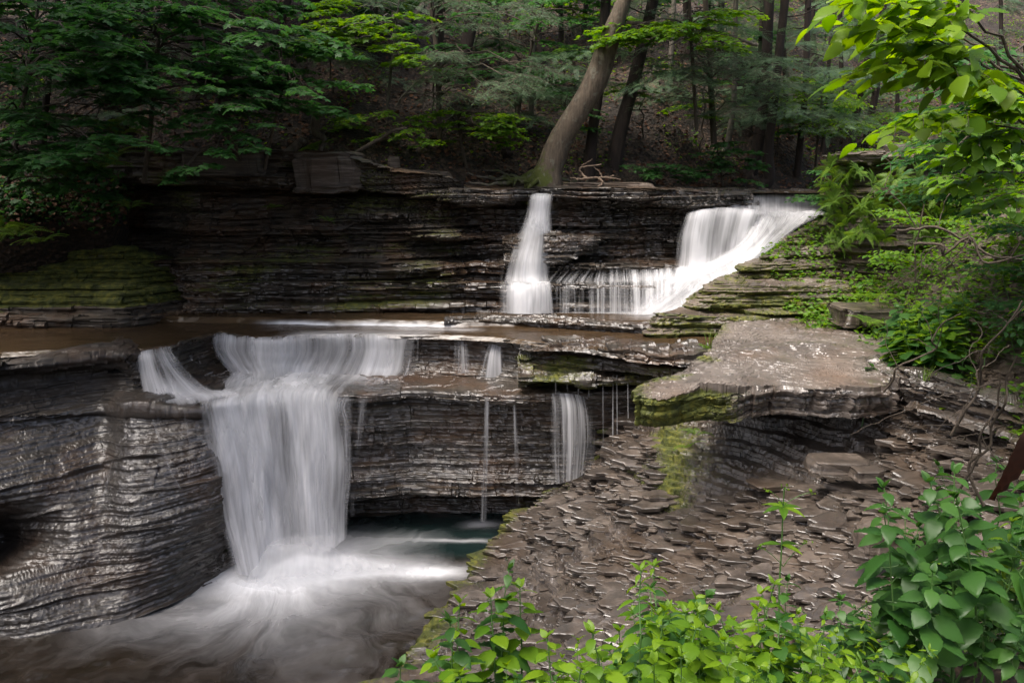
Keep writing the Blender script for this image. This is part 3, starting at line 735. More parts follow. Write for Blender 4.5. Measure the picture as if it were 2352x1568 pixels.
def middle_pool():
    X, Y_ = np.meshgrid(np.linspace(-7.5, 4.2, 620), np.linspace(13.4, 9.2, 300))
    # surface steps down over a hidden ledge at the left
    led = np.interp(X, [Z(0, 745, 2.7)[0], Z(420, 728, 2.72)[0], Z(700, 735, 2.72)[0], Z(1040, 750, 2.72)[0]], [11.6, 11.9, 11.75, 11.55])+.12*(fbm(X*1.5, 0, 0, 7)-.5)
    up = sstep(-.06, .05, Y_-led)
    # flat shelf water ends at the lip: keep under the rock elsewhere
    lipx = np.array([Z(a, b, 2.66)[:2] for a, b in [(-200, 840), (0, 812), (240, 800), (330, 803), (400, 792), (450, 775), (505, 762), (585, 776), (700, 770), (800, 768), (960, 770), (1060, 772), (1160, 778), (1260, 790), (1400, 812), (1600, 832)]])
    ly = np.interp(X, lipx[:, 0], lipx[:, 1])
    past = sstep(.03, -.05, Y_-ly)
    z = 2.675+.085*up-.06*past; keep = (Y_ > ly-.05)
    foam = 1.0*np.exp(-((Y_-led+.04)/.035)**2)*sstep(-4.1, -3.4, X)*(1-sstep(-1.2, -.6, X))*(.4+fbm(X*5, 0, 0, 3))
    foam += .5*np.exp(-((Y_-led+.22)/.14)**2)*sstep(-2.6, -1.4, X)*(1-sstep(-.7, -.2, X))
    foam += .45*sstep(.5, .05, Y_-ly)*sstep(-3.4, -2.9, X)*(1-sstep(-1.3, -.9, X))*(1-up)
    sh = np.array(Z(1400, 717, 2.76))
    foam += 1.1*np.exp(-((Y_-sh[1]-.05)/.13)**2)*(.35+.65*sstep(.9, 2., X))*sstep(-.6, .1, X)*(1-sstep(2.9, 3.4, X))
    foam += .9*np.exp(-((X-2.5)/.6)**2-((Y_-12.05)/.3)**2)
    z = z+.006*(fbm(X*5, Y_*9, 0, 4)-.5)*2
    pool_mesh('middle_pool', X, Y_, z, POOL_MID, np.clip(foam, 0, 1.4), X*.8, Y_*1.6, keep=keep)
middle_pool()
def upper_stream():
    X, Y_ = np.meshgrid(np.linspace(2.6, 9.5, 160), np.linspace(19.5, 13.9, 120))
    z = np.full_like(X, CAMH-14.4*math.tan(math.radians(12.45)-math.atan((784-441)/F)))
    pool_mesh('upper_stream', X, Y_, z, POOL_MID, np.full_like(X, .05), X, Y_)
upper_stream()

# ------------------------------------------------------------------ water: falls
def Wd(px, py, Y, d): return (*W(px, py, Y), d)
def sheet_np(rows, nu, nv, seed, wob=.02, uoff=0):
    G = loft(rows, nu, nv); P = G[..., :3]; d = np.clip(G[..., 3], 0, 1.3)
    n = grid_normals(P)
    P = P+n*(wob*(fbm(P[..., 0]*7, P[..., 1]*3, P[..., 2]*1.2, seed)-.5)*2)[..., None]
    wl = np.linalg.norm(np.diff(P, axis=1), axis=-1).mean(); hl = np.linalg.norm(np.diff(P, axis=0), axis=-1).mean()
    U, V = np.meshgrid(np.arange(nu)*wl+uoff, np.arange(nv)*hl+uoff*.7)
    # threads keep their place along the lip, so u follows the column
    return P.reshape(-1, 3), gfaces(nv, nu), d.ravel(), np.stack([U, V], -1).reshape(-1, 2)
def water(name, layers, mat, label=None, parent=None, cat='waterfall', group=None):
    Vs, Fs, Ds, Us = [], [], [], []; o = 0
    for (rows, nu, nv, seed, wob, uo) in layers:
        v, f, d, u = sheet_np(rows, nu, nv, seed, wob, uo); Vs.append(v); Fs.append(f+o); Ds.append(d); Us.append(u); o += len(v)
    ob = mesh_np(name, np.concatenate(Vs), np.concatenate(Fs), mat, parent, {'dens': np.concatenate(Ds)}, True, np.concatenate(Us))
    if label: tag(ob, label, cat, group)
    return ob
def shift(rows, dY, k=1., dd=0):
    out = []
    for r in rows:
        out.append([(x, y+dY, z, max(0, d*k+dd)) for x, y, z, d in r])
    return out
# main fall
main = [
 [Wd(500, 862, 10.8, .0), Wd(545, 855, 10.8, .7), Wd(600, 850, 10.8, .9), Wd(660, 850, 10.8, .95), Wd(730, 856, 10.8, .8), Wd(820, 862, 10.8, .6), Wd(930, 866, 10.8, 0.)],
 [Wd(465, 905, 10.1, .0), Wd(520, 895, 10.1, .6), Wd(590, 885, 10.1, .85), Wd(650, 882, 10.1, .95), Wd(715, 884, 10.15, .85), Wd(780, 890, 10.15, .45), Wd(850, 895, 10.1, .0)],
 [Wd(445, 932, 9.62, .1), Wd(505, 922, 9.7, .6), Wd(575, 912, 9.78, .9), Wd(640, 904, 9.86, 1.), Wd(700, 906, 9.9, 1.), Wd(755, 922, 9.92, .6), Wd(782, 932, 9.95, .15)],
 [Wd(450, 965, 9.55, .1), Wd(512, 960, 9.6, .6), Wd(580, 955, 9.66, .75), Wd(648, 950, 9.7, .62), Wd(700, 955, 9.75, 1.05), Wd(762, 970, 9.8, .42), Wd(792, 980, 9.85, .1)],
 [Wd(468, 1060, 9.5, .2), Wd(535, 1055, 9.5, .95), Wd(598, 1055, 9.52, .9), Wd(655, 1055, 9.55, .6), Wd(708, 1060, 9.6, 1.05), Wd(768, 1065, 9.65, .42), Wd(800, 1070, 9.7, .1)],
 [Wd(490, 1170, 9.42, .15), Wd(552, 1170, 9.42, 1.), Wd(612, 1170, 9.42, .95), Wd(668, 1170, 9.44, 1.), Wd(715, 1170, 9.48, 1.), Wd(764, 1165, 9.55, .42), Wd(795, 1160, 9.6, .1)],
 [Wd(535, 1310, 9.28, .15), Wd(580, 1315, 9.25, 1.), Wd(628, 1310, 9.26, 1.1), Wd(676, 1300, 9.3, 1.1), Wd(722, 1280, 9.36, 1.), Wd(765, 1250, 9.48, .6), Wd(790, 1225, 9.55, .1)]]
for r_ in main[2:]:
    for j_, dx_, dd_ in ((5, .05, .14), (6, .12, .12)): r_[j_] = (r_[j_][0]+dx_, r_[j_][1], r_[j_][2], r_[j_][3]+dd_ if j_ == 5 else r_[j_][3])
    for j_, (px_, dy_) in enumerate(((0, -.30), (0, -.24), (0, -.10))):
        x_, y_, z_, d_ = r_[j_]; k_ = (y_+dy_)/y_; r_[j_] = (x_*k_, y_+dy_, CAMH+(z_-CAMH)*k_, d_)
t = empty('waterfall', (W(640, 1300, 9.3)[0], 9.3, 0), 'widest and whitest waterfall, plunging in one broad sheet into the lower pool', 'waterfall')
def kid(name, layers, mat, t):
    ob = water(name, layers, mat); 
    ob.parent = t; ob.matrix_parent_inverse = t.matrix_basis.inverted() if False else ob.matrix_parent_inverse
    for v in (0,):
        me = ob.data; me.transform(__import__('mathutils').Matrix.Translation(-t.location))
    return ob
kid('water_sheet', [(main, 240, 160, 1, .03, 0), (shift(main, .10, .9), 200, 120, 2, .03, 13.3), (shift(main, -.07, .75, -.1), 200, 120, 3, .05, 27.1)], FALL, t)
# churned rounded water in front of the fall and spreading foam above the pool
foam_rows = [
 [Wd(505, 1225, 9.5, 0), Wd(600, 1215, 9.45, .0), Wd(700, 1215, 9.45, .0), Wd(800, 1220, 9.6, .0), Wd(920, 1240, 9.75, 0), Wd(1060, 1265, 9.8, 0)],
 [Wd(515, 1270, 9.2, .0), Wd(600, 1255, 9.15, .5), Wd(700, 1250, 9.15, .7), Wd(800, 1252, 9.3, .45), Wd(920, 1268, 9.45, .3), Wd(1075, 1285, 9.55, .1)],
 [Wd(505, 1310, 9.05, .0), Wd(600, 1300, 9.0, .8), Wd(700, 1290, 9.0, .9), Wd(810, 1290, 9.1, .75), Wd(930, 1300, 9.25, .65), Wd(1085, 1305, 9.4, .3)],
 [Wd(470, 1350, 8.9, .0), Wd(590, 1345, 8.8, .55), Wd(700, 1335, 8.8, .65), Wd(820, 1328, 8.9, .45), Wd(940, 1325, 9.05, .35), Wd(1070, 1325, 9.2, .1)],
 [Wd(440, 1390, 8.65, .0), Wd(570, 1400, 8.5, .0), Wd(700, 1385, 8.5, .0), Wd(830, 1370, 8.6, .0), Wd(950, 1360, 8.8, .0), Wd(1050, 1350, 8.95, .0)]]
kid('foam', [(shift(foam_rows, 0, .8), 160, 80, 5, .05, 0), (shift(foam_rows, .1, .7), 140, 70, 6, .06, 5.5)], FALL_SOFT, t)

burst = [[Wd(470, 985, 9.42, 0), Wd(520, 980, 9.4, 0), Wd(575, 985, 9.42, 0), Wd(625, 1000, 9.46, 0)],
 [Wd(476, 1050, 9.36, 0), Wd(525, 1035, 9.3, .75), Wd(580, 1045, 9.32, .6), Wd(632, 1060, 9.4, 0)],
 [Wd(488, 1120, 9.34, 0), Wd(538, 1110, 9.24, .85), Wd(592, 1120, 9.28, .7), Wd(640, 1130, 9.38, 0)],
 [Wd(505, 1200, 9.3, 0), Wd(555, 1200, 9.18, .7), Wd(608, 1200, 9.22, .6), Wd(650, 1205, 9.34, 0)],
 [Wd(535, 1280, 9.24, 0), Wd(580, 1285, 9.15, 0), Wd(625, 1280, 9.18, 0), Wd(660, 1275, 9.28, 0)]]
t_ = [o for o in C.objects if o.name == 'waterfall' and o.type == 'EMPTY'][0]
kid('froth', [(burst, 90, 120, 41, .07, 0)], FALL_SOFT, t_)
# left cascade
casL = [
 [Wd(308, 802, 10.30, .1), Wd(332, 795, 10.35, .6), Wd(352, 793, 10.4, .35), Wd(375, 791, 10.4, .6), Wd(398, 790, 10.45, .1)],
 [Wd(306, 820, 9.98, .15), Wd(332, 814, 9.98, .8), Wd(356, 812, 9.98, .45), Wd(380, 812, 10.0, .75), Wd(402, 812, 10.02, .1)],
 [Wd(308, 860, 9.88, .0), Wd(340, 860, 9.84, .6), Wd(372, 856, 9.82, .42), Wd(405, 852, 9.85, .6), Wd(440, 850, 9.92, .0)],
 [Wd(318, 903, 9.74, .05), Wd(352, 905, 9.68, .65), Wd(395, 903, 9.66, .7), Wd(445, 896, 9.7, .7), Wd(490, 890, 9.78, .1)],
 [Wd(315, 916, 9.60, .0), Wd(362, 919, 9.52, .4), Wd(415, 916, 9.50, .55), Wd(475, 908, 9.54, .6), Wd(540, 898, 9.66, .3)],
 [Wd(318, 936, 9.42, .0), Wd(368, 940, 9.34, .0), Wd(425, 937, 9.32, .0), Wd(485, 930, 9.36, .0), Wd(545, 915, 9.5, .0)]]
water('waterfall', [(casL, 130, 110, 8, .02, 0), (shift(casL, -.04, .7), 100, 90, 9, .03, 4)], FALL, 'small cascade spilling over the left end of the rock lip onto a shelf')
# middle cascade: two lobes pouring over the second step
def casrow(pys, Ys, ds, pxs): return [Wd(a, b, c, d) for a, b, c, d in zip(pxs, pys, Ys, ds)]
Yl = [float(Z(a, b, 2.66)[1]) for a, b in ((480, 772), (530, 768), (585, 776), (640, 776), (700, 770), (800, 768), (880, 768), (965, 770))]
pxs = [470, 525, 580, 640, 710, 800, 880, 968]
casM = [casrow([760, 762, 768, 768, 762, 760, 760, 762], [y+.3 for y in Yl], [0, .4, .5, .4, .4, .5, .4, .1], pxs),
        casrow([775, 772, 778, 778, 772, 770, 770, 774], [y-.02 for y in Yl], [.1, .6, .8, .85, .6, .7, .7, .2], pxs),
        casrow([805, 802, 806, 812, 808, 806, 806, 808], [y-.10 for y in Yl], [.05, .5, .8, 1., .65, .65, .7, .2], pxs),
        casrow([842, 838, 834, 838, 840, 845, 848, 848], [y-.17 for y in Yl], [.05, .6, .95, 1.1, .85, .75, .75, .25], [500, 548, 590, 635, 695, 782, 870, 962]),
        casrow([868, 862, 858, 862, 866, 868, 870, 868], [y-.32 for y in Yl], [0, .6, 1.1, 1.1, 1., .75, .5, .1], [515, 560, 600, 640, 690, 770, 860, 950]),
        casrow([905, 898, 893, 895, 897, 890, 885, 880], [y-.75 for y in Yl], [0, .3, .6, .8, .7, .3, .1, 0], [480, 525, 580, 640, 705, 780, 860, 950])]
water('waterfall', [(casM, 260, 90, 11, .02, 0), (shift(casM, -.05, .7), 220, 80, 12, .03, 7)], FALL, 'broad low cascade curving over the middle ledge just above the biggest fall')
# helper for free strands
def strand(px0, py0, px1, py1, Y0, Y1, w0, w1, d=.6, seed=0, mat=None, label='', out=.05, grp='thin threads of water'):
    rows = []
    for k in range(6):
        s = k/5; q = s**.6
        px = px0+(px1-px0)*s; py = py0+(py1-py0)*s; w_ = w0+(w1-w0)*s
        Y = Y0+(Y1-Y0)*s-out*min(1, s*3)
        dd = d*.85*(1-.3*s)
        rows.append([Wd(px-w_, py, Y+.02, 0), Wd(px-w_*.4, py, Y, dd), Wd(px+w_*.4, py, Y, dd*.9), Wd(px+w_, py, Y+.02, 0)])
    water('water_thread', [(rows, 14, 40, seed, .01, seed*1.7)], mat or FALL_FINE, label, cat='water thread')
strand(1118, 912, 1110, 1198, 10.0, 10.1, 9, 12, .62, 1, label='white water thread, the thicker left one dropping from the low overhang')
strand(1181, 914, 1190, 1165, 10.0, 10.1, 7, 9, .55, 2, label='slim water thread just right of the thicker one under the overhang')
strand(1150, 914, 1158, 1130, 10.02, 10.12, 9, 14, .22, 3, label='faint veil of water between the two white threads under the overhang')
strand(905, 905, 903, 985, 10.0, 10.1, 4, 7, .35, 4, label='short faint trickle on the brown wall right of the main fall')
strand(835, 915, 812, 1185, 9.95, 9.85, 16, 10, .45, 5, label='thin veil of water right beside the biggest fall')
strand(800, 915, 790, 1200, 9.9, 9.75, 22, 16, .4, 55, label='ragged edge veil clinging to the right side of the biggest fall')
for i, (a, b, c, d_) in enumerate([(1276, 868, 1277, 905), (1328, 870, 1330, 1010), (1352, 868, 1353, 912), (1385, 868, 1386, 1035), (1408, 862, 1408, 1045), (1417, 862, 1418, 1045), (1442, 866, 1443, 960), (1303, 868, 1304, 905)]):
    strand(a, b, c, d_, 10.0, 10.02, 1.8, 1.8, .75, 20+i, label=['drip thread left of all those under the mossy shelf', 'long drip thread falling behind the small right fan', 'short drip thread over the small right fan', 'long drip thread right of the small fan', 'long bright drip, left of a close pair under the mossy shelf', 'long thin drip, right of a close pair under the mossy shelf', 'rightmost drip under the mossy shelf beside the big slab', 'second drip thread from the left under the mossy shelf'][i])
fanR = [[Wd(1255, 905, 10.05, .1), Wd(1285, 902, 10.05, .6), Wd(1320, 905, 10.05, .6), Wd(1350, 912, 10.08, .3), Wd(1372, 930, 10.1, 0)],
        [Wd(1258, 940, 9.96, .1), Wd(1290, 935, 9.94, .55), Wd(1328, 940, 9.94, .6), Wd(1356, 950, 9.98, .35), Wd(1375, 965, 10.02, 0)],
        [Wd(1262, 1010, 9.9, .1), Wd(1292, 1010, 9.88, .5), Wd(1330, 1010, 9.88, .6), Wd(1358, 1010, 9.92, .4), Wd(1372, 1015, 9.98, .0)],
        [Wd(1266, 1110, 9.86, .1), Wd(1293, 1108, 9.84, .45), Wd(1325, 1098, 9.84, .6), Wd(1350, 1080, 9.88, .4), Wd(1370, 1060, 9.94, .0)]]
water('waterfall', [(fanR, 70, 80, 14, .02, 0)], FALL_FINE, 'small fan shaped fall at the right end of the low overhang, beside the slope')
t1 = [[Wd(1038, 776, 11.0, 0), Wd(1055, 776, 11.0, .5), Wd(1070, 778, 11.0, .35), Wd(1085, 778, 11.0, 0)],
      [Wd(1036, 815, 10.9, 0), Wd(1054, 815, 10.88, .4), Wd(1074, 815, 10.88, .35), Wd(1092, 815, 10.9, 0)],
      [Wd(1036, 862, 10.85, 0), Wd(1052, 862, 10.82, .35), Wd(1080, 862, 10.82, .3), Wd(1098, 862, 10.85, 0)]]
water('waterfall', [(t1, 30, 50, 15, .01, 3)], FALL_FINE, 'short sparse trickle on the step right of the middle cascade')
t2 = [[Wd(1108, 792, 10.95, 0), Wd(1128, 788, 10.9, .5), Wd(1145, 788, 10.9, .6), Wd(1160, 792, 10.92, 0)],
      [Wd(1098, 825, 10.82, 0), Wd(1118, 820, 10.8, .5), Wd(1142, 820, 10.8, .65), Wd(1165, 825, 10.84, 0)],
      [Wd(1088, 868, 10.76, 0), Wd(1108, 868, 10.74, .4), Wd(1142, 868, 10.74, .55), Wd(1172, 868, 10.76, 0)]]
water('waterfall', [(t2, 40, 50, 16, .01, 9)], FALL_FINE, 'little bell shaped spout on the step, right of the sparse trickle')
# slides on the worn rock
def on_rock(pts, d, label, off=.035, w_=(6, 14)):
    G3, n = LFG[0]; Q = G3.reshape(-1, 3); N_ = n.reshape(-1, 3); v = Q-np.array([0, 0, CAMH]); vl = np.linalg.norm(v, axis=1)
    rows = []; pts = catmull(np.array(pts, float), 16)
    for i, (px, py) in enumerate(pts):
        s = i/(len(pts)-1); ww = w_[0]+(w_[1]-w_[0])*s; r = []
        for f, dd in ((-1, 0), (-.3, d), (.3, d), (1, 0)):
            D = np.array(ray(px+f*ww, py)); D /= np.linalg.norm(D); k = np.argmin(np.arccos(np.clip((v@D)/vl, -1, 1))+vl*1e-4); p = Q[k]-D*off*1.5
            r.append((*p, dd*(1 if 0 < i < len(pts)-1 else .0)))
        rows.append(r)
    water('water_thread', [(rows, 20, 90, 31, .008, 2.2)], FALL_FINE, label, cat='water thread')
on_rock([(262, 1040), (250, 1100), (228, 1170), (195, 1240), (168, 1310), (150, 1340)], .2, 'long thin water slide slanting down the worn rock face on the left', w_=(13, 24))
on_rock([(348, 935), (362, 985), (378, 1040), (392, 1085), (420, 1130)], .24, 'broken trickle sliding down the worn rock below the small cascade', w_=(18, 26))
on_rock([(425, 935), (432, 985), (440, 1040), (448, 1090)], .2, 'faint trickle on the rock between the broken trickle and the biggest fall', w_=(18, 18))

# upper left fall
upL = [[Wd(1218, 445, 13.65, .2), Wd(1235, 444, 13.65, .7), Wd(1258, 445, 13.65, .6), Wd(1276, 446, 13.65, .1)],
       [Wd(1212, 452, 13.24, .1), Wd(1230, 450, 13.24, .85), Wd(1256, 451, 13.24, .75), Wd(1274, 452, 13.24, .1)],
       [Wd(1203, 490, 13.18, .1), Wd(1226, 490, 13.16, .75), Wd(1253, 490, 13.16, .75), Wd(1272, 490, 13.18, .05)],
       [Wd(1192, 545, 13.12, .15), Wd(1217, 545, 13.08, .9), Wd(1248, 545, 13.08, .9), Wd(1268, 545, 13.12, .1)]]
upL2 = [[Wd(1192, 500, 13.12, 0), Wd(1214, 500, 13.10, .3), Wd(1240, 500, 13.1, .3), Wd(1264, 500, 13.12, .0)],
       [Wd(1158, 556, 13.06, 0), Wd(1200, 552, 13.0, .6), Wd(1238, 552, 12.99, .95), Wd(1266, 556, 13.05, .05)],
       [Wd(1138, 600, 12.98, .0), Wd(1186, 598, 12.9, .5), Wd(1232, 595, 12.86, 1.05), Wd(1268, 600, 12.96, .1)],
       [Wd(1118, 644, 12.86, .0), Wd(1180, 644, 12.78, .6), Wd(1232, 644, 12.74, 1.05), Wd(1272, 644, 12.84, .15)],
       [Wd(1118, 654, 12.36, .0), Wd(1185, 654, 12.28, .75), Wd(1235, 654, 12.26, .95), Wd(1275, 654, 12.32, .2)],
       [Wd(1125, 716, 12.24, .0), Wd(1185, 719, 12.12, .8), Wd(1235, 719, 12.10, .95), Wd(1278, 718, 12.16, .2)]]
side = [[Wd(1272, 452, 13.24, 0), Wd(1280, 452, 13.22, .25), Wd(1288, 452, 13.22, .2), Wd(1294, 452, 13.24, 0)], [Wd(1268, 540, 13.1, 0), Wd(1278, 540, 13.08, .15), Wd(1288, 540, 13.08, .12), Wd(1296, 540, 13.1, 0)]]
side = [side[0], [tuple((np.array(p)+np.array(q))/2) for p, q in zip(*side)], side[1]]
water('waterfall', [(upL, 90, 80, 17, .02, 0), (shift(upL, -.04, .7), 70, 60, 27, .02, 3), (upL2, 120, 120, 18, .03, 5), (shift(upL2, -.07, .8), 90, 90, 28, .04, 8), (side, 20, 40, 37, .01, 2)], FALL, 'narrow upper waterfall dropping over the rock lip beside the leaning tree')
veil = [[Wd(1150, 610, 12.95, .0), Wd(1330, 612, 12.95, .1), Wd(1400, 615, 12.95, .15), Wd(1520, 618, 12.95, .45), Wd(1640, 600, 12.95, .7)],
        [Wd(1150, 644, 12.75, .1), Wd(1300, 644, 12.75, .35), Wd(1400, 644, 12.75, .5), Wd(1520, 640, 12.75, .9), Wd(1640, 632, 12.75, 1.05)],
        [Wd(1140, 655, 12.32, .1), Wd(1300, 656, 12.32, .28), Wd(1400, 656, 12.32, .35), Wd(1520, 658, 12.28, .65), Wd(1620, 660, 12.2, 1.05)],
        [Wd(1135, 718, 12.16, .0), Wd(1300, 719, 12.14, .3), Wd(1400, 720, 12.12, .4), Wd(1520, 721, 12.05, .85), Wd(1600, 722, 11.95, 1.)]]
water('waterfall', [(veil, 240, 60, 19, .02, 0), (shift(veil, -.05, .6), 200, 50, 29, .03, 4)], FALL_FINE, 'thin transparent veil across the low step between the two upper falls')
# upper right: lip curtain, left drop, right slide
lipR = [[Wd(1612, 444, 14.4, .3), Wd(1690, 443, 14.5, .5), Wd(1760, 442, 14.6, .6), Wd(1840, 441, 14.7, .6), Wd(1912, 441, 14.8, .2)],
        [Wd(1612, 450, 14.0, .3), Wd(1690, 448, 14.1, .5), Wd(1760, 447, 14.2, .75), Wd(1840, 446, 14.3, .7), Wd(1912, 446, 14.4, .2)],
        [Wd(1610, 476, 13.9, .2), Wd(1690, 472, 14.0, .55), Wd(1760, 474, 14.1, .7), Wd(1840, 476, 14.2, .75), Wd(1908, 476, 14.3, .3)],
        [Wd(1600, 494, 13.7, .2), Wd(1690, 490, 13.75, .6), Wd(1760, 494, 13.8, .8), Wd(1840, 496, 13.85, .85), Wd(1900, 492, 13.9, .3)]]
t = empty('waterfall', W(1650, 700, 12.6), 'large upper right waterfall pouring over a long lip and sliding down beside the mossy bank', 'waterfall')
kid('water_sheet', [(shift(lipR, -.12, 1.25, .05), 170, 60, 21, .02, 0), (shift(lipR, -.16, 1., 0), 170, 60, 22, .03, 7)], FALL, t)
dropR = [[Wd(1585, 484, 13.65, .2), Wd(1620, 478, 13.65, .7), Wd(1670, 477, 13.65, .75), Wd(1720, 480, 13.65, .7), Wd(1752, 485, 13.65, .3)],
         [Wd(1568, 496, 13.35, .2), Wd(1612, 488, 13.32, .8), Wd(1665, 486, 13.32, .8), Wd(1718, 489, 13.32, .75), Wd(1748, 496, 13.35, .35)],
         [Wd(1556, 540, 13.25, .2), Wd(1602, 540, 13.2, .7), Wd(1655, 540, 13.2, .7), Wd(1705, 540, 13.2, .7), Wd(1740, 540, 13.25, .3)],
         [Wd(1548, 615, 13.15, .25), Wd(1595, 615, 13.08, .8), Wd(1645, 612, 13.08, .75), Wd(1695, 605, 13.08, .9), Wd(1735, 600, 13.12, .6)],
         [Wd(1520, 645, 12.8, .0), Wd(1585, 650, 12.65, .5), Wd(1640, 650, 12.6, .5), Wd(1690, 640, 12.7, .5), Wd(1725, 622, 12.85, .4)]]
kid('curtain', [(dropR, 130, 110, 23, .02, 0), (shift(dropR, .08, .8), 110, 90, 24, .03, 6)], FALL, t)
slideR = [[Wd(1735, 488, 13.7, .2), Wd(1765, 486, 13.8, .7), Wd(1800, 486, 13.9, .9), Wd(1850, 486, 13.95, .85), Wd(1908, 484, 14.1, .06)],
          [Wd(1722, 515, 13.3, .3), Wd(1755, 512, 13.35, .8), Wd(1790, 508, 13.45, .8), Wd(1835, 503, 13.55, .7), Wd(1900, 497, 13.65, .06)],
          [Wd(1690, 560, 13.0, .2), Wd(1725, 556, 12.98, .8), Wd(1755, 550, 13.05, .8), Wd(1790, 542, 13.15, .65), Wd(1835, 532, 13.3, .06)],
          [Wd(1600, 606, 12.8, .0), Wd(1655, 604, 12.68, .8), Wd(1705, 600, 12.66, 1.05), Wd(1740, 590, 12.75, .95), Wd(1768, 576, 12.9, .06)],
          [Wd(1520, 636, 12.6, .0), Wd(1590, 640, 12.4, .8), Wd(1645, 640, 12.34, 1.1), Wd(1680, 630, 12.4, 1.05), Wd(1706, 616, 12.55, .06)],
          [Wd(1470, 676, 12.3, .0), Wd(1545, 682, 12.06, .75), Wd(1600, 680, 11.98, 1.1), Wd(1636, 670, 12.0, 1.05), Wd(1665, 654, 12.15, .06)],
          [Wd(1400, 722, 12.1, .0), Wd(1490, 722, 11.92, .7), Wd(1550, 720, 11.82, 1.1), Wd(1590, 716, 11.78, 1.), Wd(1614, 703, 11.85, .06)]]
kid('slide', [(slideR, 130, 190, 25, .03, 0), (shift(slideR, -.05, .7), 100, 140, 26, .05, 5)], FALL, t)

# ------------------------------------------------------------------ fern covered outcrop at the right
def outcrop():
    D = [(1905, 365, 12.7, 545), (1925, 352, 12.1, 560), (1960, 348, 11.7, 568), (2050, 345, 11.5, 572), (2150, 340, 11.4, 570), (2250, 336, 11.3, 560), (2400, 330, 11.2, 550), (2700, 325, 11.2, 540)]
    cols = []
    for px, pt, Y, pb in D:
        f = np.array(W(px, pt, Y)); 
        c = [(f[0]*1.15, Y+1.8, f[2]+.05), (f[0]*1.03, Y+.5, f[2]+.04), tuple(f), W(px, pt+9, Y-.02), W(px, pt+22, Y+.03), W(px, pt+30, Y+.30), W(px, pt+80, Y+.30), W(px, pt+95, Y+.16), W(px, .4*pt+.6*pb, Y+.25), W(px, .15*pt+.85*pb, Y+.05), W(px, pb, Y+.02), (W(px, pb, Y+.02)[0], Y+.05, W(px, pb, Y)[2]-.6)]
        cols.append(c)
    rows = [[cols[j][i] for j in range(len(cols))] for i in range(12)]
    G = loft(rows, 260, 220)
    G3 = rockify(G, 131, 1., ((.12, .09, .6), (.035, .04, .25)), hor=.9, lump=.08)
    n = grid_normals(G3)
    return tag(face_obj('rock_outcrop', G3, ROCK_DARK, set_moss(G3, n, np.full(n.shape[:2], .50), 3, .45), np.full(n.shape[:2], .3)), 'layered outcrop capped by a mossy overhanging plate, its side hung with ferns', 'rock outcrop')
outcrop()

# ------------------------------------------------------------------ plants: templates and builders
def tube(pts, rad, seg=7, cap=True):
    P = np.array(pts, float); r = np.array(rad, float); n = len(P)
    d = np.gradient(P, axis=0); d /= np.maximum(np.linalg.norm(d, axis=1, keepdims=True), 1e-9)
    ref = np.array([1., 0, 0]) if abs(d[:, 0]).mean() < .7 else np.array([0, 0, 1.])
    a = np.cross(d, ref); a /= np.maximum(np.linalg.norm(a, axis=1, keepdims=True), 1e-9); b = np.cross(d, a)
    t = np.linspace(0, 2*np.pi, seg, endpoint=False)
    V = P[:, None]+(a[:, None]*np.cos(t)[None, :, None]+b[:, None]*np.sin(t)[None, :, None])*r[:, None, None]
    i = np.arange(n*seg).reshape(n, seg); j = np.roll(i, -1, 1)
    Fq = np.stack([i[:-1], j[:-1], j[1:], i[1:]], -1).reshape(-1, 4)
    return V.reshape(-1, 3), Fq
class MB:
    def __init__(s): s.V = []; s.F = {}; s.A = []; s.n = 0
    def add(s, V, F, a=0.):
        V = np.asarray(V, float).reshape(-1, 3)
        for f in (F if isinstance(F, list) else [F]):
            if len(f): s.F.setdefault(f.shape[1], []).append(f+s.n)
        s.V.append(V); s.A.append(np.broadcast_to(np.asarray(a, float), (len(V),)).copy()); s.n += len(V)
    def tube(s, pts, rad, seg=7): s.add(*tube(pts, rad, seg))
    def build(s, name, mat, parent=None, smooth=False, attr='rnd', origin=(0, 0, 0)):
        V = np.concatenate(s.V)-np.array(origin)
        return mesh_np(name, V, [np.concatenate(f) for f in s.F.values()], mat, parent, {attr: np.concatenate(s.A)}, smooth)
def T_ovate(wd=.36, fold=.10, droop=.16, tip=1.):
    ys = [0, .18, .42, .68, .88, 1.0]; ws = [0, .74*wd, wd, .72*wd, .26*wd, 0]
    V = [(0, y, -droop*y*y) for y in ys]
    for sgn in (1, -1):
        for y, w_ in zip(ys[1:5], ws[1:5]): V.append((sgn*w_, y, -droop*y*y+fold*w_/wd))
    tri, quad = [], []
    for o, fl in ((6, 0), (10, 1)):
        t1, t2 = [0, 1, o], [4, 5, o+3]; q = [[1, 2, o+1, o], [2, 3, o+2, o+1], [3, 4, o+3, o+2]]
        if not fl: t1, t2 = t1[::-1], t2[::-1]; q = [x[::-1] for x in q]
        tri += [t1, t2]; quad += q
    return np.array(V), [np.array(tri), np.array(quad)]
def T_maple():
    R_ = [(.0, .02), (.16, -.06), (.46, -.02), (.34, .16), (.62, .40), (.58, .50), (.30, .46), (.22, .58), (.30, .74), (.13, .76)]
    out = R_+[(0, 1.0)]+[(-x, y) for x, y in R_[::-1][:-1]]
    V = [(0, .34, .03)]+[(x, y, -.10*(x*x+(y-.3)**2)-(.05 if abs(x) > .4 else 0)) for x, y in out]
    n = len(out)
    return np.array(V), [np.array([[0, 1+i, 1+(i+1) % n] for i in range(n)])]
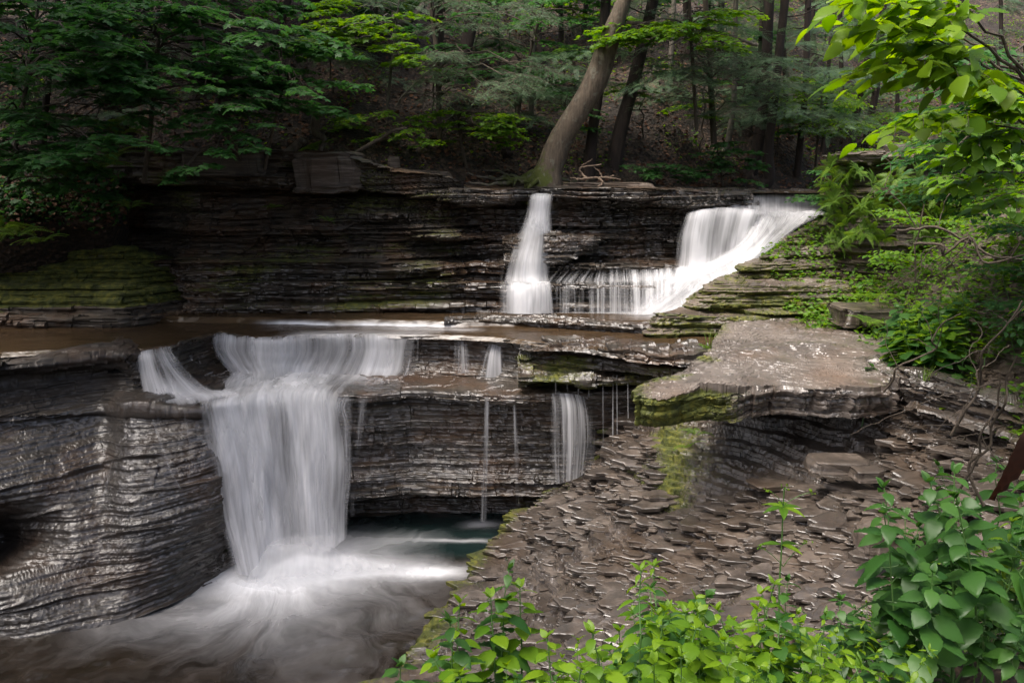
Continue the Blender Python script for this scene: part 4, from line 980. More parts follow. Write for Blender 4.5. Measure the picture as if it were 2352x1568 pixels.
def T_needles(n=11):
    V, Fs = [], []
    for i in range(n):
        y = .04+i/n*.96; l = .17*(1-.75*(i/n)**2)
        for s in (1, -1):
            k = len(V); V += [(0, y, 0), (s*l, y+.06, -.012), (s*l*.9, y+.08, -.012), (0, y+.03, 0)]; Fs.append([k, k+1, k+2, k+3])
    return np.array(V), [np.array(Fs)]
def T_frond(n=22):
    V, Fs = [], []
    def z(y): return .62*y-.75*y*y
    for i in range(n):
        y = .12+.88*i/n; l = .24*math.sin(min(1, (i+2.2)/n*1.35)*math.pi*.78)**.8*(1-.15*i/n)
        l = .19*(1-((i-n*.3)/(n*.75))**2) if i > n*.3 else .19*(.55+.45*i/(n*.3))
        l = max(l, .02)
        for s in (1, -1):
            k = len(V); w_ = .017
            V += [(0, y-.006, z(y)), (s*l*.5, y-w_*.6+.02, z(y)-.01), (s*l, y+.05, z(y)-.045), (s*l*.5, y+w_+.02, z(y)-.01), (0, y+.018, z(y+.018))]
            Fs += [[k, k+1, k+3, k+4], [k+1, k+2, k+3, k+3]]
    tri = [f[:3] for f in Fs if f[2] == f[3]]; q = [f for f in Fs if f[2] != f[3]]
    return np.array(V), [np.array(tri), np.array(q)]
def T_hi(wd=.38, droop=.2, n=13, heart=.1):
    V, q = [], []
    for i in range(n):
        s = i/(n-1); w_ = wd*(math.sin(math.pi*min(1, s**.72))**.8)*(1-.25*s); w_ = max(w_, .004); saw = 1+.05*(-1)**i*(0 < i < n-1)
        for j, f in enumerate((-1, -.55, 0, .55, 1)):
            x = f*w_*(saw if abs(f) == 1 else 1); y = s-heart*abs(f)**1.5*(1-s)**3+.03*abs(f); z = -droop*s*s+.16*w_*abs(f)**1.2+(.024*(-1)**i if abs(f) == .55 else 0)-.05*f*f*(1 if abs(f) == 1 else 0)
            V.append((x, y, z))
    for i in range(n-1):
        for j in range(4): k = i*5+j; q.append([k, k+1, k+6, k+5])
    return np.array(V), [np.array(q)]
OV, OVN, MP, ND, FR = T_ovate(), T_ovate(.20, .05, .3), T_maple(), T_needles(), T_frond()
HI, HIN = T_hi(), T_hi(.22, .35, 13, 0)
def norm(v): return v/np.maximum(np.linalg.norm(v, axis=-1, keepdims=True), 1e-9)
def place(mb, T, pos, dirn, nrm, sc, rnd):
    """many copies of a leaf template: base at pos, pointing along dirn, face up along nrm"""
    Vt, Ft = T; y = norm(np.asarray(dirn, float)); x = norm(np.cross(y, nrm)); z = np.cross(x, y)
    sc = np.asarray(sc, float).reshape(-1, 1, 1)
    V = (x[:, None]*Vt[None, :, 0:1]+y[:, None]*Vt[None, :, 1:2]+z[:, None]*Vt[None, :, 2:3])*sc+np.asarray(pos)[:, None]
    n, k = len(pos), len(Vt)
    F = [(f[None]+(np.arange(n)*k)[:, None, None]).reshape(-1, f.shape[1]) for f in Ft]
    mb.add(V, F, np.repeat(rnd, k))
def curve(A, B, sag=0., n=8, wob=0., seed=0):
    A, B = np.array(A, float), np.array(B, float); t = np.linspace(0, 1, n)[:, None]
    P = A+(B-A)*t; P[:, 2] += (sag*4*t*(1-t))[:, 0]
    if wob:
        r = np.random.default_rng(seed); w_ = r.normal(0, wob, (n, 3)); w_[0] = 0; w_[-1] *= .4; P += w_
    return P
def spray(tw, lf, A, B, width, T, ls, rng, spacing=.055, r0=.006, nt=7, droop=.12, tilt=.25, start=.25):
    """flat layered branch from A to B: side twigs in a near level plane, leaves along them"""
    A, B = np.array(A, float), np.array(B, float); L_ = np.linalg.norm(B-A); main = curve(A, B, .08*L_, 9, .012*L_, int(rng.integers(1e9)))
    tw.tube(main, np.linspace(r0, r0*.3, 9), 5)
    ax = norm(B-A); side = norm(np.cross(ax, [0, 0, 1])); up = np.cross(side, ax)
    twigs = [main[int(9*start):]]
    for k in range(nt):
        s = start+(1-start)*(k+.3*rng.random())/nt; i = min(int(s*8), 7); p = main[i]+(main[i+1]-main[i])*(s*8-i)
        for sg in (1, -1):
            if rng.random() < .12: continue
            l = width*(.55+.6*rng.random())*(1-.55*abs(s-.45)); ang = .75+.35*rng.random()
            d = ax*math.cos(ang)+side*sg*math.sin(ang)+np.array([0, 0, rng.normal(0, .10)-droop]); 
            q = p+d*l; c = curve(p, q, .05*l, 5); tw.tube(c, np.linspace(r0*.45, r0*.2, 5), 4); twigs.append(c)
    pos, dr = [], []
    for c in twigs:
        sl = np.linalg.norm(np.diff(c, axis=0), axis=1).sum(); m = max(2, int(sl/spacing)); dd = norm(c[-1]-c[0]); sd = norm(np.cross(dd, [0, 0, 1]))
        for j in range(m+1):
            s = .12+.88*j/m; i = min(int(s*(len(c)-1)), len(c)-2); p = c[i]+(c[i+1]-c[i])*(s*(len(c)-1)-i)
            if j == m: pos.append(p); dr.append(dd)
            else:
                for sg in (1, -1):
                    if rng.random() < .15: continue
                    pos.append(p+sd*sg*ls*.12); dr.append(dd*.65+sd*sg*(.8+.3*rng.random()))
    pos = np.array(pos); dr = np.array(dr); dr[:, 2] += rng.normal(-.18, .22, len(dr))
    nr = np.array([0, 0, 1.])+rng.normal(0, tilt, (len(pos), 3))
    place(lf, T, pos, dr, nr, ls*rng.uniform(.6, 1.15, len(pos)), rng.random(len(pos)))

# ---- tall trunks
def trunk_mesh(mb, pts, rad, seed, seg=14, lump=.06, moss=None):
    P = catmull(np.array(pts, float), 60); r = np.interp(np.linspace(0, 1, 60), np.linspace(0, 1, len(rad)), rad)
    V, Fq = tube(P, r, seg); V = V.reshape(60, seg, 3); c = P[:, None]
    k = 1+lump*2*(vn(V[..., 0]*5, V[..., 1]*5, V[..., 2]*1.6, seed)-.5)+lump*(vn(V[..., 0]*16, V[..., 1]*16, V[..., 2]*4, seed+3)-.5)
    V = c+(V-c)*k[..., None]
    mb.add(V, Fq, 0 if moss is None else moss(V).ravel())
def crown(mb_t, mb_l, top, rng, n=26, R_=2.2, h=5., T=None, ls=.30, z0=None):
    for k in range(n):
        a = rng.random()*6.283; s = rng.random(); z = (z0 if z0 is not None else top[2]-h)+s*h*1.05
        r = R_*(1-.75*s)*(.6+.5*rng.random()); A = np.array([top[0], top[1], z]); B = A+np.array([math.cos(a)*r, math.sin(a)*r, -.15*r])
        spray(mb_t, mb_l, A, B, r*.42, T or ND, ls, rng, spacing=ls*.42, r0=.02, nt=6, droop=.15)
def tall_tree(spec, label, mat=BARK_DARK, group=None, n_crown=22, dead=4, seed=0, roots=None, cat='tree', dense=1.):
    """spec: list of (px, py, Y, width in px) from the base upward; carried on above the picture"""
    rng = np.random.default_rng(seed+500)
    pts = [W(a, b, c) for a, b, c, _ in spec]; rad = [wd*c/F*.5 for _, _, c, wd in spec]
    d = norm(np.array(pts[-1])-np.array(pts[-2])); e = np.array(pts[-1]); top = e+np.array([d[0]*2.0, d[1]*2.0, 0])+np.array([0, 0, max(.5, 10.5-e[2])])
    b = np.array(pts[0]); pts = [tuple(b-np.array([0, 0, .35]))]+pts+[tuple((e+top)/2), tuple(top)]; rad = [rad[0]*1.25]+rad+[rad[-1]*.6, rad[-1]*.25]
    t = empty('tree', tuple(b), label, cat, group)
    m = MB(); zb = b[2]
    trunk_mesh(m, pts, rad, seed, 14, .07, moss=lambda V: .75*np.exp(-(V[..., 2]-zb)/.35))
    if dead:
        dm = m; P = catmull(np.array(pts), 40)
        for k in range(dead):
            i = int(rng.integers(12, 30)); a = rng.random()*6.283; l = rng.uniform(.4, 1.5)
            q = P[i]+np.array([math.cos(a)*l, math.sin(a)*l*.6, rng.uniform(-.25, .15)*l]); dm.tube(curve(P[i], q, .05, 7, .03*l, k+seed), np.linspace(.016, .004, 7), 5)
    m.build('trunk', mat, t, True, 'moss', origin=b)
    if n_crown:
        mt, ml = MB(), MB(); crown(mt, ml, top, rng, n_crown, 2.4, 4.6*dense, ls=.34)
    ml.build('crown', LF_HEMLOCK, t, False, origin=b)
    return t
# the big leaning one, with roots as its own parts
def leaning_tree():
    rng = np.random.default_rng(3)
    b = np.array(W(1248, 420, 14.05)); t = empty('tree', tuple(b), 'thick leaning tree trunk with lichened bark and mossy foot at the rock lip', 'tree')
    spec = [(1250, 422, 14.05, 84), (1262, 385, 14.05, 60), (1290, 320, 14.05, 53), (1330, 250, 14.0, 51), (1368, 185, 14.0, 54), (1394, 110, 13.95, 45), (1412, 60, 13.9, 38), (1434, 0, 13.9, 32), (1465, -80, 13.9, 28), (1520, -200, 13.9, 22)]
    pts = [W(a, y, c) for a, y, c, _ in spec]; rad = [w_*c/F*.5 for _, _, c, w_ in spec]
    pts = [tuple(np.array(pts[0])-np.array([.12, 0, .4]))]+pts; rad = [rad[0]*1.1]+rad
    m = MB()
    def moss(V):
        s = V-np.array(b); lean = -(s[..., 0]-s[..., 2]*.50)
        return .12+.9*np.exp(-np.clip(s[..., 2], 0, 9)/.2)*(lean > -.1)+.38*np.clip(lean*2.2, 0, .8)
    trunk_mesh(m, pts, rad, 4, 26, .09, moss); m.build('trunk', BARK_LEAN, t, True, 'moss', origin=b)
    for k, (ex, ey, eY, wd) in enumerate([(1075, 418, 13.75, 14), (1120, 405, 14.1, 16), (1170, 415, 13.7, 18), (1110, 385, 14.4, 11), (1205, 424, 13.6, 20), (1330, 418, 14.4, 14), (1060, 398, 14.3, 10), (1380, 405, 14.8, 10)]):
        A = np.array(W(1240+rng.uniform(-8, 12), 395, 14.0)); B = np.array(W(ex, ey, eY)); c = curve(A, B, -.10, 12, .035, k); c[:, 2] = np.minimum(c[:, 2], A[2]+.02)
        r = MB(); V, Fq = tube(c, np.linspace(wd*14/F*.55, .012, 12), 9); r.add(V, Fq, .75*np.exp(-np.abs(V[:, 0]-A[0])/.9)+.1); r.build('root', BARK_GREY, t, True, 'moss', origin=b)
    mt, ml = MB(), MB(); crown(mt, ml, np.array(pts[-1])+np.array([.4, 0, 3.5]), rng, 20, 2.6, 4.2, T=MP, ls=.13)
    ml.build('crown', LF_BRIGHT, t, origin=b)
leaning_tree()
TT = [
 ([(1352, 405, 14.9, 30), (1362, 300, 14.9, 24), (1378, 180, 14.9, 24), (1392, 0, 14.9, 22)], 'straight dark trunk just right of the leaning tree'),
 ([(1408, 392, 15.2, 36), (1425, 300, 15.2, 32), (1452, 200, 15.2, 28), (1480, 90, 15.2, 26), (1500, 0, 15.2, 24)], 'slightly leaning reddish trunk, second to the right of the leaning tree'),
 ([(1048, 238, 16.5, 34), (1062, 150, 16.5, 30), (1084, 50, 16.5, 28), (1092, 0, 16.5, 26)], 'reddish brown trunk behind the hemlock boughs at the centre'),
 ([(510, 250, 13.6, 34), (520, 160, 13.6, 28), (535, 60, 13.6, 24), (540, 0, 13.6, 24)], 'dark trunk rising out of the maple leaves on the left'),
 ([(700, 120, 16.0, 38), (712, 50, 16.0, 34), (722, 0, 16.0, 32)], 'broad nearly black trunk, left one of a pair near the top'),
 ([(742, 190, 15.8, 26), (750, 100, 15.8, 24), (764, 0, 15.8, 23)], 'reddish trunk, right one of a pair near the top'),
 ([(622, 115, 15.8, 20), (640, 60, 15.8, 17), (662, 0, 15.8, 15)], 'dark crooked trunk leaning right near the top left'),
 ([(99, 310, 11.6, 16), (112, 180, 11.6, 13), (129, 30, 11.6, 12), (132, 0, 11.6, 12)], 'thin black trunk in the darkest part of the left wood'),
 ([(1716, 415, 16.3, 38), (1729, 380, 16.3, 28), (1748, 290, 16.3, 25), (1757, 200, 16.3, 23), (1767, 0, 16.3, 22)], 'tall trunk with swollen foot behind the right falls, left one of the pair'),
 ([(1728, 408, 16.0, 22), (1745, 428, 16.0, 26), (1766, 408, 16.0, 26), (1764, 350, 16.0, 22), (1776, 250, 16.0, 19), (1790, 120, 16.0, 18), (1803, 0, 16.0, 17)], 'hook footed trunk behind the right falls, right one of the pair'),
 ([(1828, 432, 17.0, 17), (1838, 330, 17.0, 15), (1850, 200, 17.0, 14), (1856, 0, 17.0, 13)], 'slender trunk standing right of the hook footed tree'),
 ([(1917, 410, 18.8, 26), (1945, 330, 18.8, 20), (1970, 250, 18.8, 17), (1990, 160, 18.8, 16), (2005, 0, 18.8, 14)], 'curved black trunk leaning right beside the fern outcrop'),
 ([(1985, 350, 20, 18), (2000, 270, 20, 16), (2014, 190, 20, 15), (2030, 0, 20, 14)], 'dark forked trunk just above the fern outcrop'),
 ([(1640, 370, 16.4, 16), (1668, 340, 16.4, 14), (1678, 290, 16.4, 13), (1686, 220, 16.4, 12), (1690, 0, 16.4, 10)], 'thin grey trunk curving up from the litter slope on the right'),
 ([(1526, 260, 18.5, 16), (1532, 220, 18.5, 14), (1540, 150, 18.5, 12), (1548, 0, 18.5, 10)], 'pale grey trunk far up the slope between hemlock boughs'),
 ([(1214, 330, 16.2, 20), (1218, 280, 16.2, 14), (1222, 200, 16.2, 12), (1225, 0, 16.2, 11)], 'grey trunk left of the leaning tree, standing in leaf litter'),
 ([(992, 205, 17.0, 44), (1000, 160, 17.0, 26), (1008, 90, 17.0, 20), (1015, 0, 17.0, 18)], 'wide footed dark trunk high on the middle slope'),
 ([(1718, 310, 17.5, 13), (1735, 240, 17.5, 12), (1745, 160, 17.5, 12), (1752, 0, 17.5, 11)], 'thin dark trunk half hidden behind the swollen footed tree'),
]
for i, (sp_, lab) in enumerate(TT):
    tall_tree(sp_, lab, BARK_GREY if 'grey' in lab or 'gray' in lab else BARK_DARK, seed=i, n_crown=7, dead=5, group='trunks on the wooded slope')
# farther trunks in the shade
rngb = np.random.default_rng(77)
FARP = [(860, 60), (1140, 70), (1290, 60), (1620, 60), (1655, 150), (1890, 300), (1935, 260), (2060, 280), (2120, 300), (1810, 290), (1580, 120), (1340, 60), (940, 30), (1240, 120), (300, 60), (420, 40), (230, 120), (2200, 200), (2300, 240), (1870, 160), (2090, 120), (1970, 90)]
for i, (px, py) in enumerate(FARP):
    p = hill_pt(px, py+rngb.uniform(0, 40)); Y = p[1]+.1; base_py = py+30
    dd = p-np.array([0, 0, CAMH]); pxb = px; ln = rngb.uniform(-12, 30); wd = rngb.uniform(10, 18)
    t_ = F*(1/ (np.cos(PITCH)*dd[1]-np.sin(PITCH)*dd[2])); pyb = 784-(dd[1]*math.sin(PITCH)+dd[2]*math.cos(PITCH))*t_
    tall_tree([(px, pyb, Y, wd), (px+ln*.3, pyb-80, Y, wd*.8), (px+ln, pyb-260, Y, wd*.7)], 'dark slender trunk far back in the shade of the wood', seed=40+i, n_crown=9, dead=4, group='trunks deep in the wood')

# ---- leafy saplings whose layered boughs fill the picture
def sapling(name, label, trunk, boughs, T, ls, mat, seed, cat='sapling', spacing=.075, group=None, r0=.008, nt=6, width=.42, tilt=.25, bark=TWIG, L0=.9, dirx=None, droop=.12):
    """trunk: [(px,py,Y,w)] ; boughs: [(px,py,Y,length)] centres of the leafy layers"""
    rng = np.random.default_rng(seed+900)
    pts = np.array([W(a, b, c) for a, b, c, _ in trunk]); rad = [w_*c/F*.5 for _, _, c, w_ in trunk]; b = pts[0]
    t = empty(name, tuple(b), label, cat, group)
    m = MB(); P = catmull(pts, 30); m.tube(P, np.interp(np.linspace(0, 1, 30), np.linspace(0, 1, len(rad)), rad), 8)
    tw, lf = m, MB()
    for (px, py, Y, l) in boughs:
        c = np.array(W(px, py, Y)); k = P[np.argmin(np.linalg.norm(P[:, :2]-c[:2], axis=1)+.4*np.abs(P[:, 2]-(c[2]+.1)))]
        h = c-k; h[2] = 0; hl = np.linalg.norm(h); d = h/hl if hl > .25 else norm(np.array([rng.normal(), -abs(rng.normal())*.7, 0.]))
        a = rng.normal(0, .5); d = np.array([d[0]*math.cos(a)-d[1]*math.sin(a), d[0]*math.sin(a)+d[1]*math.cos(a), -.12+rng.normal(0, .06)])
        A = c-d*l*.55; B = c+d*l*.5
        tw.tube(curve(k, A, .1*hl, 8, .02, seed), np.linspace(r0*1.7, r0, 8), 5)
        spray(tw, lf, A, B, l*width, T, ls, rng, spacing=spacing, r0=r0, nt=nt, tilt=tilt, start=.1, droop=droop)
    m.build('trunk', bark, t, True, 'moss', origin=b); lf.build('foliage', mat, t, False, origin=b)
    return t
def area(rng, n, x0, x1, y0, y1, Y0, Y1, l0, l1, slope=0., yref=None):
    out = []
    for _ in range(n):
        a = rng.uniform(x0, x1); b = rng.uniform(y0, y1)+slope*(a-x0); out.append((a, b, rng.uniform(Y0, Y1), rng.uniform(l0, l1)))
    return out
rr = np.random.default_rng(5)
sapling('maple_sapling', 'maple sapling with broad dark green layers filling the far left', [(20, 420, 11.3, 10), (60, 200, 11.2, 9), (90, 0, 11.1, 7), (120, -200, 11, 5)], area(rr, 60, -120, 330, -20, 400, 9.0, 11.4, .7, 1.1)+area(rr, 16, -60, 230, 330, 460, 10.2, 11.2, .5, .8), MP, .105, LF_MAPLE, 1)
sapling('maple_sapling', 'maple with green leaf layers across the upper left, before the dark trunk', [(330, 420, 11.9, 12), (350, 250, 11.8, 11), (370, 0, 11.7, 9), (380, -200, 11.7, 6)], area(rr, 38, 200, 620, -10, 230, 9.8, 11.9, .7, 1.2, .12), MP, .105, LF_MAPLE, 2)
sapling('maple_sapling', 'tall dark maple filling the back of the upper left wood', [(260, 250, 13.2, 12), (270, 100, 13.1, 11), (280, -100, 13, 9)], area(rr, 62, -80, 720, -20, 300, 11.7, 13.2, .8, 1.2), MP, .10, LF_MAPLE, 31)
sapling('maple_sapling', 'maple whose lowest twigs hang bright leaves over the dark cliff', [(560, 385, 12.6, 8), (530, 300, 12.4, 7), (480, 150, 12.2, 6), (450, 0, 12.1, 4)], area(rr, 9, 330, 560, 210, 320, 10.2, 11.5, .6, .9)+[(385, 345, 10.2, .4), (420, 390, 10.1, .35), (480, 385, 10.1, .35), (400, 412, 10.1, .3), (505, 350, 10.2, .4), (560, 320, 10.5, .5), (590, 345, 10.4, .45), (520, 285, 10.4, .6), (600, 290, 10.6, .5)], MP, .10, LF_MAPLE, 3, spacing=.09)
sapling('maple_sapling', 'slim maple sapling with two pale stems rooted at the cliff edge', [(608, 388, 12.7, 8), (622, 320, 12.6, 7), (640, 240, 12.5, 6), (658, 175, 12.4, 4)], area(rr, 16, 560, 780, 95, 250, 11.4, 12.9, .6, 1.0, .08)+[(620, 245, 12, .5), (640, 205, 12.1, .6)], MP, .11, LF_MAPLE, 4)
sapling('maple_sapling', 'light green maple boughs left of centre near the top', [(880, 330, 14.6, 7), (892, 220, 14.6, 6), (905, 100, 14.6, 5), (917, 0, 14.6, 4)], area(rr, 20, 700, 960, 20, 160, 12.8, 14.6, .6, 1.1, .05), MP, .10, LF_BRIGHT, 5, cat='sapling', bark=BARK_GREY)
sapling('maple_sapling', 'low maple spreading level bright layers above the middle of the lip', [(1075, 400, 14.4, 8), (1060, 330, 14.4, 7), (1050, 250, 14.4, 5)], area(rr, 18, 985, 1170, 245, 335, 13.4, 14.6, .5, .95, .05), MP, .085, LF_BRIGHT, 6)
sapling('maple_sapling', 'small maple thicket at the edge of the litter slope', [(880, 365, 14, 6), (870, 320, 14, 5), (860, 280, 14, 4)], area(rr, 12, 800, 985, 262, 330, 13.2, 14.0, .4, .8, .05), MP, .08, LF_BRIGHT, 7)
sapling('hemlock_bough_tree', 'hemlock with lacy grey green boughs drooping before the middle slope', [(1010, 330, 14.6, 12), (1005, 150, 14.6, 12), (990, 0, 14.6, 11), (970, -200, 14.5, 8)], area(rr, 20, 960, 1250, 120, 230, 12.6, 14.0, .6, 1.1, .05)+area(rr, 9, 1000, 1240, 0, 70, 12.8, 14, .8, 1.2), ND, .105, LF_HEMLOCK, 8, cat='tree', spacing=.055, width=.5, nt=9, droop=.3)
sapling('hemlock_bough_tree', 'hemlock with dark feathery boughs right of the leaning tree', [(1640, 330, 16.0, 14), (1630, 150, 16, 13), (1620, 0, 16, 12), (1610, -200, 16, 8)], area(rr, 26, 1500, 1760, 110, 260, 13.8, 15.6, .7, 1.3), ND, .11, LF_HEMLOCK, 9, cat='tree', spacing=.06, width=.5, nt=9, droop=.3)
sapling('maple_sapling', 'yellow green maple boughs crossing the top of the leaning tree', [(1600, 300, 14.8, 8), (1590, 120, 14.7, 8), (1580, -60, 14.6, 7)], area(rr, 24, 1380, 1690, 25, 120, 13.0, 14.4, .7, 1.1), MP, .09, LF_BRIGHT, 10)
sapling('maple_sapling', 'knee high maple seedlings at the lip behind the driftwood', [(1480, 430, 14.9, 5), (1478, 400, 14.9, 4), (1470, 385, 14.9, 3)], area(rr, 12, 1410, 1620, 380, 412, 14.2, 14.9, .35, .6), MP, .08, LF_MAPLE, 11)
sapling('maple_sapling', 'blue green maple seedlings below the hook footed trunk', [(1660, 425, 15.4, 5), (1655, 390, 15.4, 4), (1650, 360, 15.4, 3)], area(rr, 14, 1580, 1730, 330, 420, 14.6, 15.4, .4, .7), MP, .085, LF_MAPLE, 12)
sapling('beech_sapling', 'understorey beech with thin green layers between the right trunks', [(1870, 430, 17, 6), (1880, 300, 16.8, 6), (1895, 170, 16.7, 5)], area(rr, 20, 1790, 1990, 190, 310, 15.2, 17.2, .6, 1.1), OV, .085, LF_BRIGHT, 13, spacing=.08)
sapling('beech_sapling', 'dim green bush in the far gap above the right falls', [(1990, 420, 20, 8), (2000, 330, 20, 7), (2010, 200, 20, 6)], area(rr, 30, 1880, 2120, 170, 400, 18.5, 21, .9, 1.5), OV, .11, LF_BRIGHT, 14, spacing=.1)
sapling('maple_sapling', 'maple boughs hanging high between centre and the leaning tree', [(1180, 380, 15.6, 7), (1200, 200, 15.6, 7), (1250, 0, 15.4, 6)], area(rr, 20, 1020, 1380, 0, 190, 14.2, 15.8, .7, 1.1), MP, .09, LF_MAPLE, 15)
sapling('dogwood_shrub', 'dark bush of green leaves crowding the right edge above the ferns', [(2420, 520, 8.6, 10), (2400, 380, 8.4, 9), (2360, 200, 8.2, 8)], area(rr, 46, 2130, 2420, 150, 500, 6.6, 9.4, .6, 1.0, .0), OV, .095, LF_MAPLE, 16, cat='shrub', spacing=.07)
sapling('dogwood_shrub', 'leafy bush hanging down in front of the fern outcrop', [(2420, 560, 7.6, 9), (2380, 460, 7.4, 8), (2340, 350, 7.2, 7)], area(rr, 18, 2130, 2400, 290, 470, 5.8, 7.4, .45, .8), OV, .085, LF_BRIGHT, 17, cat='shrub', spacing=.075)
# near boughs, upper right
def near_bough(label, A, Bs, ls, seed, mat=LF_HERB, width=.45):
    rng = np.random.default_rng(seed); b = np.array(A, float)
    t = empty('leafy_bough', tuple(b), label, 'bough', 'overhanging boughs at the right'); tw, lf = MB(), MB()
    for i, (k, B) in enumerate(Bs):
        k = np.array(k); B = np.array(B); tw.tube(curve(b, k, .03, 8, .012, i), np.linspace(.010, .005, 8), 6)
        spray(tw, lf, k, B, np.linalg.norm(B-k)*width, HI, ls, rng, spacing=ls*.85, r0=.0045, nt=5, tilt=.38, start=.05, droop=.25)
    tw.build('branch', TWIG, t, origin=b); lf.build('foliage', mat, t, True, origin=b)
near_bough('bright bough with large pointed leaves reaching in at the top right', W(2420, 260, 3.9), [(W(2250, 150, 3.7), W(1960, 60, 3.5)), (W(2200, 60, 3.6), W(1925, 15, 3.4)), (W(2260, 180, 3.7), W(1970, 165, 3.5)), (W(2230, 120, 3.8), W(2010, 110, 3.7)), (W(2200, 80, 4.0), W(2090, 40, 3.9)), (W(2330, 200, 3.8), W(2150, 165, 3.7)), (W(2240, 40, 3.6), W(2060, -20, 3.5))], .105, 1)
near_bough('second bright bough, its leaves hanging above the mossy plate', W(2450, 330, 4.4), [(W(2290, 260, 4.3), W(2015, 300, 4.2)), (W(2260, 290, 4.3), W(2080, 270, 4.2)), (W(2350, 270, 4.2), W(2230, 210, 4.2))], .10, 2)
near_bough('shaded bough hanging low at the right edge', W(2480, 420, 4.6), [(W(2330, 330, 4.4), W(2190, 380, 4.3)), (W(2340, 400, 4.4), W(2180, 430, 4.4)), (W(2360, 300, 4.3), W(2230, 330, 4.3)), (W(2400, 250, 4.3), W(2280, 230, 4.2)), (W(2390, 460, 4.5), W(2260, 480, 4.4))], .09, 3, LF_BRIGHT)

# ---- ferns
def fern(label, loc, scale, n, seed, tilt=(0, 0), group=None, mat=LF_FERN):
    rng = np.random.default_rng(seed); t = empty('fern', (0, 0, 0), label, 'fern', group); lf = MB()
    a = np.arange(n)/n*6.283+rng.normal(0, .25, n); d = np.stack([np.cos(a), np.sin(a), np.full(n, .25)], -1)
    place(lf, FR, np.zeros((n, 3)), d, np.tile([0, 0, 1.], (n, 1)), rng.uniform(.75, 1.1, n), rng.random(n))
    lf.build('fronds', mat, t); t.location = loc; t.scale = (scale,)*3; t.rotation_euler = (tilt[0], tilt[1], rng.random()*6)
    return t
FPROT = []
def put_fern(loc, scale, label, group, seed, tilt=(0, 0)):
    rng = random.Random(seed)
    if len(FPROT) < 4:
        t = fern(label, loc, scale, 7+len(FPROT), seed, tilt, group); FPROT.append(t); return t
    t = copy_tree(rng.choice(FPROT)); t.location = loc; t.scale = (scale,)*3; t.rotation_euler = (tilt[0], tilt[1], rng.random()*6)
    t['label'] = label; t['group'] = group; return t
rf = random.Random(4)
for i in range(95):      # on the outcrop wall
    px = rf.uniform(1900, 2230); py = rf.uniform(385, 560)
    if px > 2120 and py < 430: continue
    put_fern(W(px, py, (11.42 if px > 1960 else 11.85)+rf.uniform(-.12, .08)), rf.uniform(.17, .28), 'bright fern hanging on the side of the layered outcrop', 'ferns on the outcrop', i, (rf.uniform(.6, 1.1), rf.uniform(-.3, .3)))
for i in range(26):
    px = rf.uniform(1893, 1935); py = rf.uniform(400, 560)
    put_fern(W(px+.1*(py-480), py, 12.1+rf.uniform(-.1, .1)), rf.uniform(.10, .17), 'small pale fern on the left edge of the outcrop by the falls', 'pale ferns beside the falls', 100+i, (rf.uniform(.5, 1.), rf.uniform(-.5, 0)))
for i, (px, py, Y, s, lab) in enumerate([(250, 385, 10.7, .55, 'upright feathery fern on the dark left bank'), (215, 400, 10.8, .5, 'fern just left of the upright one on the dark left bank'), (160, 405, 10.8, .4, 'low fern half lost in the shade of the left bank'),
        (40, 545, 10.2, .42, 'large dark fern at the left edge above the mossy ledge'), (95, 560, 10.4, .34, 'small fern right of the large one above the mossy ledge'), (5, 525, 10.2, .4, 'fern cut off by the left edge of the picture'), (300, 478, 11.3, .3, 'little fern on the tip of the leaf strewn bank'), (250, 300, 11.2, .5, 'dim fern under the maple boughs on the left'), (275, 310, 11.3, .4, 'second dim fern under the maple boughs'),
        (752, 508, 12.9, .18, 'tiny fern growing from a crack in the dark cliff'), (628, 478, 12.8, .18, 'tiny fern under the pale lichened block'), (735, 345, 13.2, .4, 'fern on top of the block at the cliff edge'), (1600, 830, 9.7, .34, 'bright fern on the left edge of the flat slab'), (1620, 812, 9.8, .28, 'smaller bright fern behind the one on the slab edge'),
        (1598, 1000, 8.55, .22, 'pale fern hanging under the tip of the slab'), (1580, 1030, 8.5, .22, 'lower pale fern on the buttress under the slab'), (1835, 742, 10.7, .2, 'small fern at the back of the slab'), (1885, 745, 10.7, .2, 'small fern against the block behind the slab'), (1990, 745, 9.8, .3, 'fern at the right back corner of the slab'), (2010, 690, 10.0, .35, 'pale fern below the leafy bush')]):
    put_fern(W(px, py, Y), s, lab, 'single ferns', 200+i, (rf.uniform(.1, .5), 0))

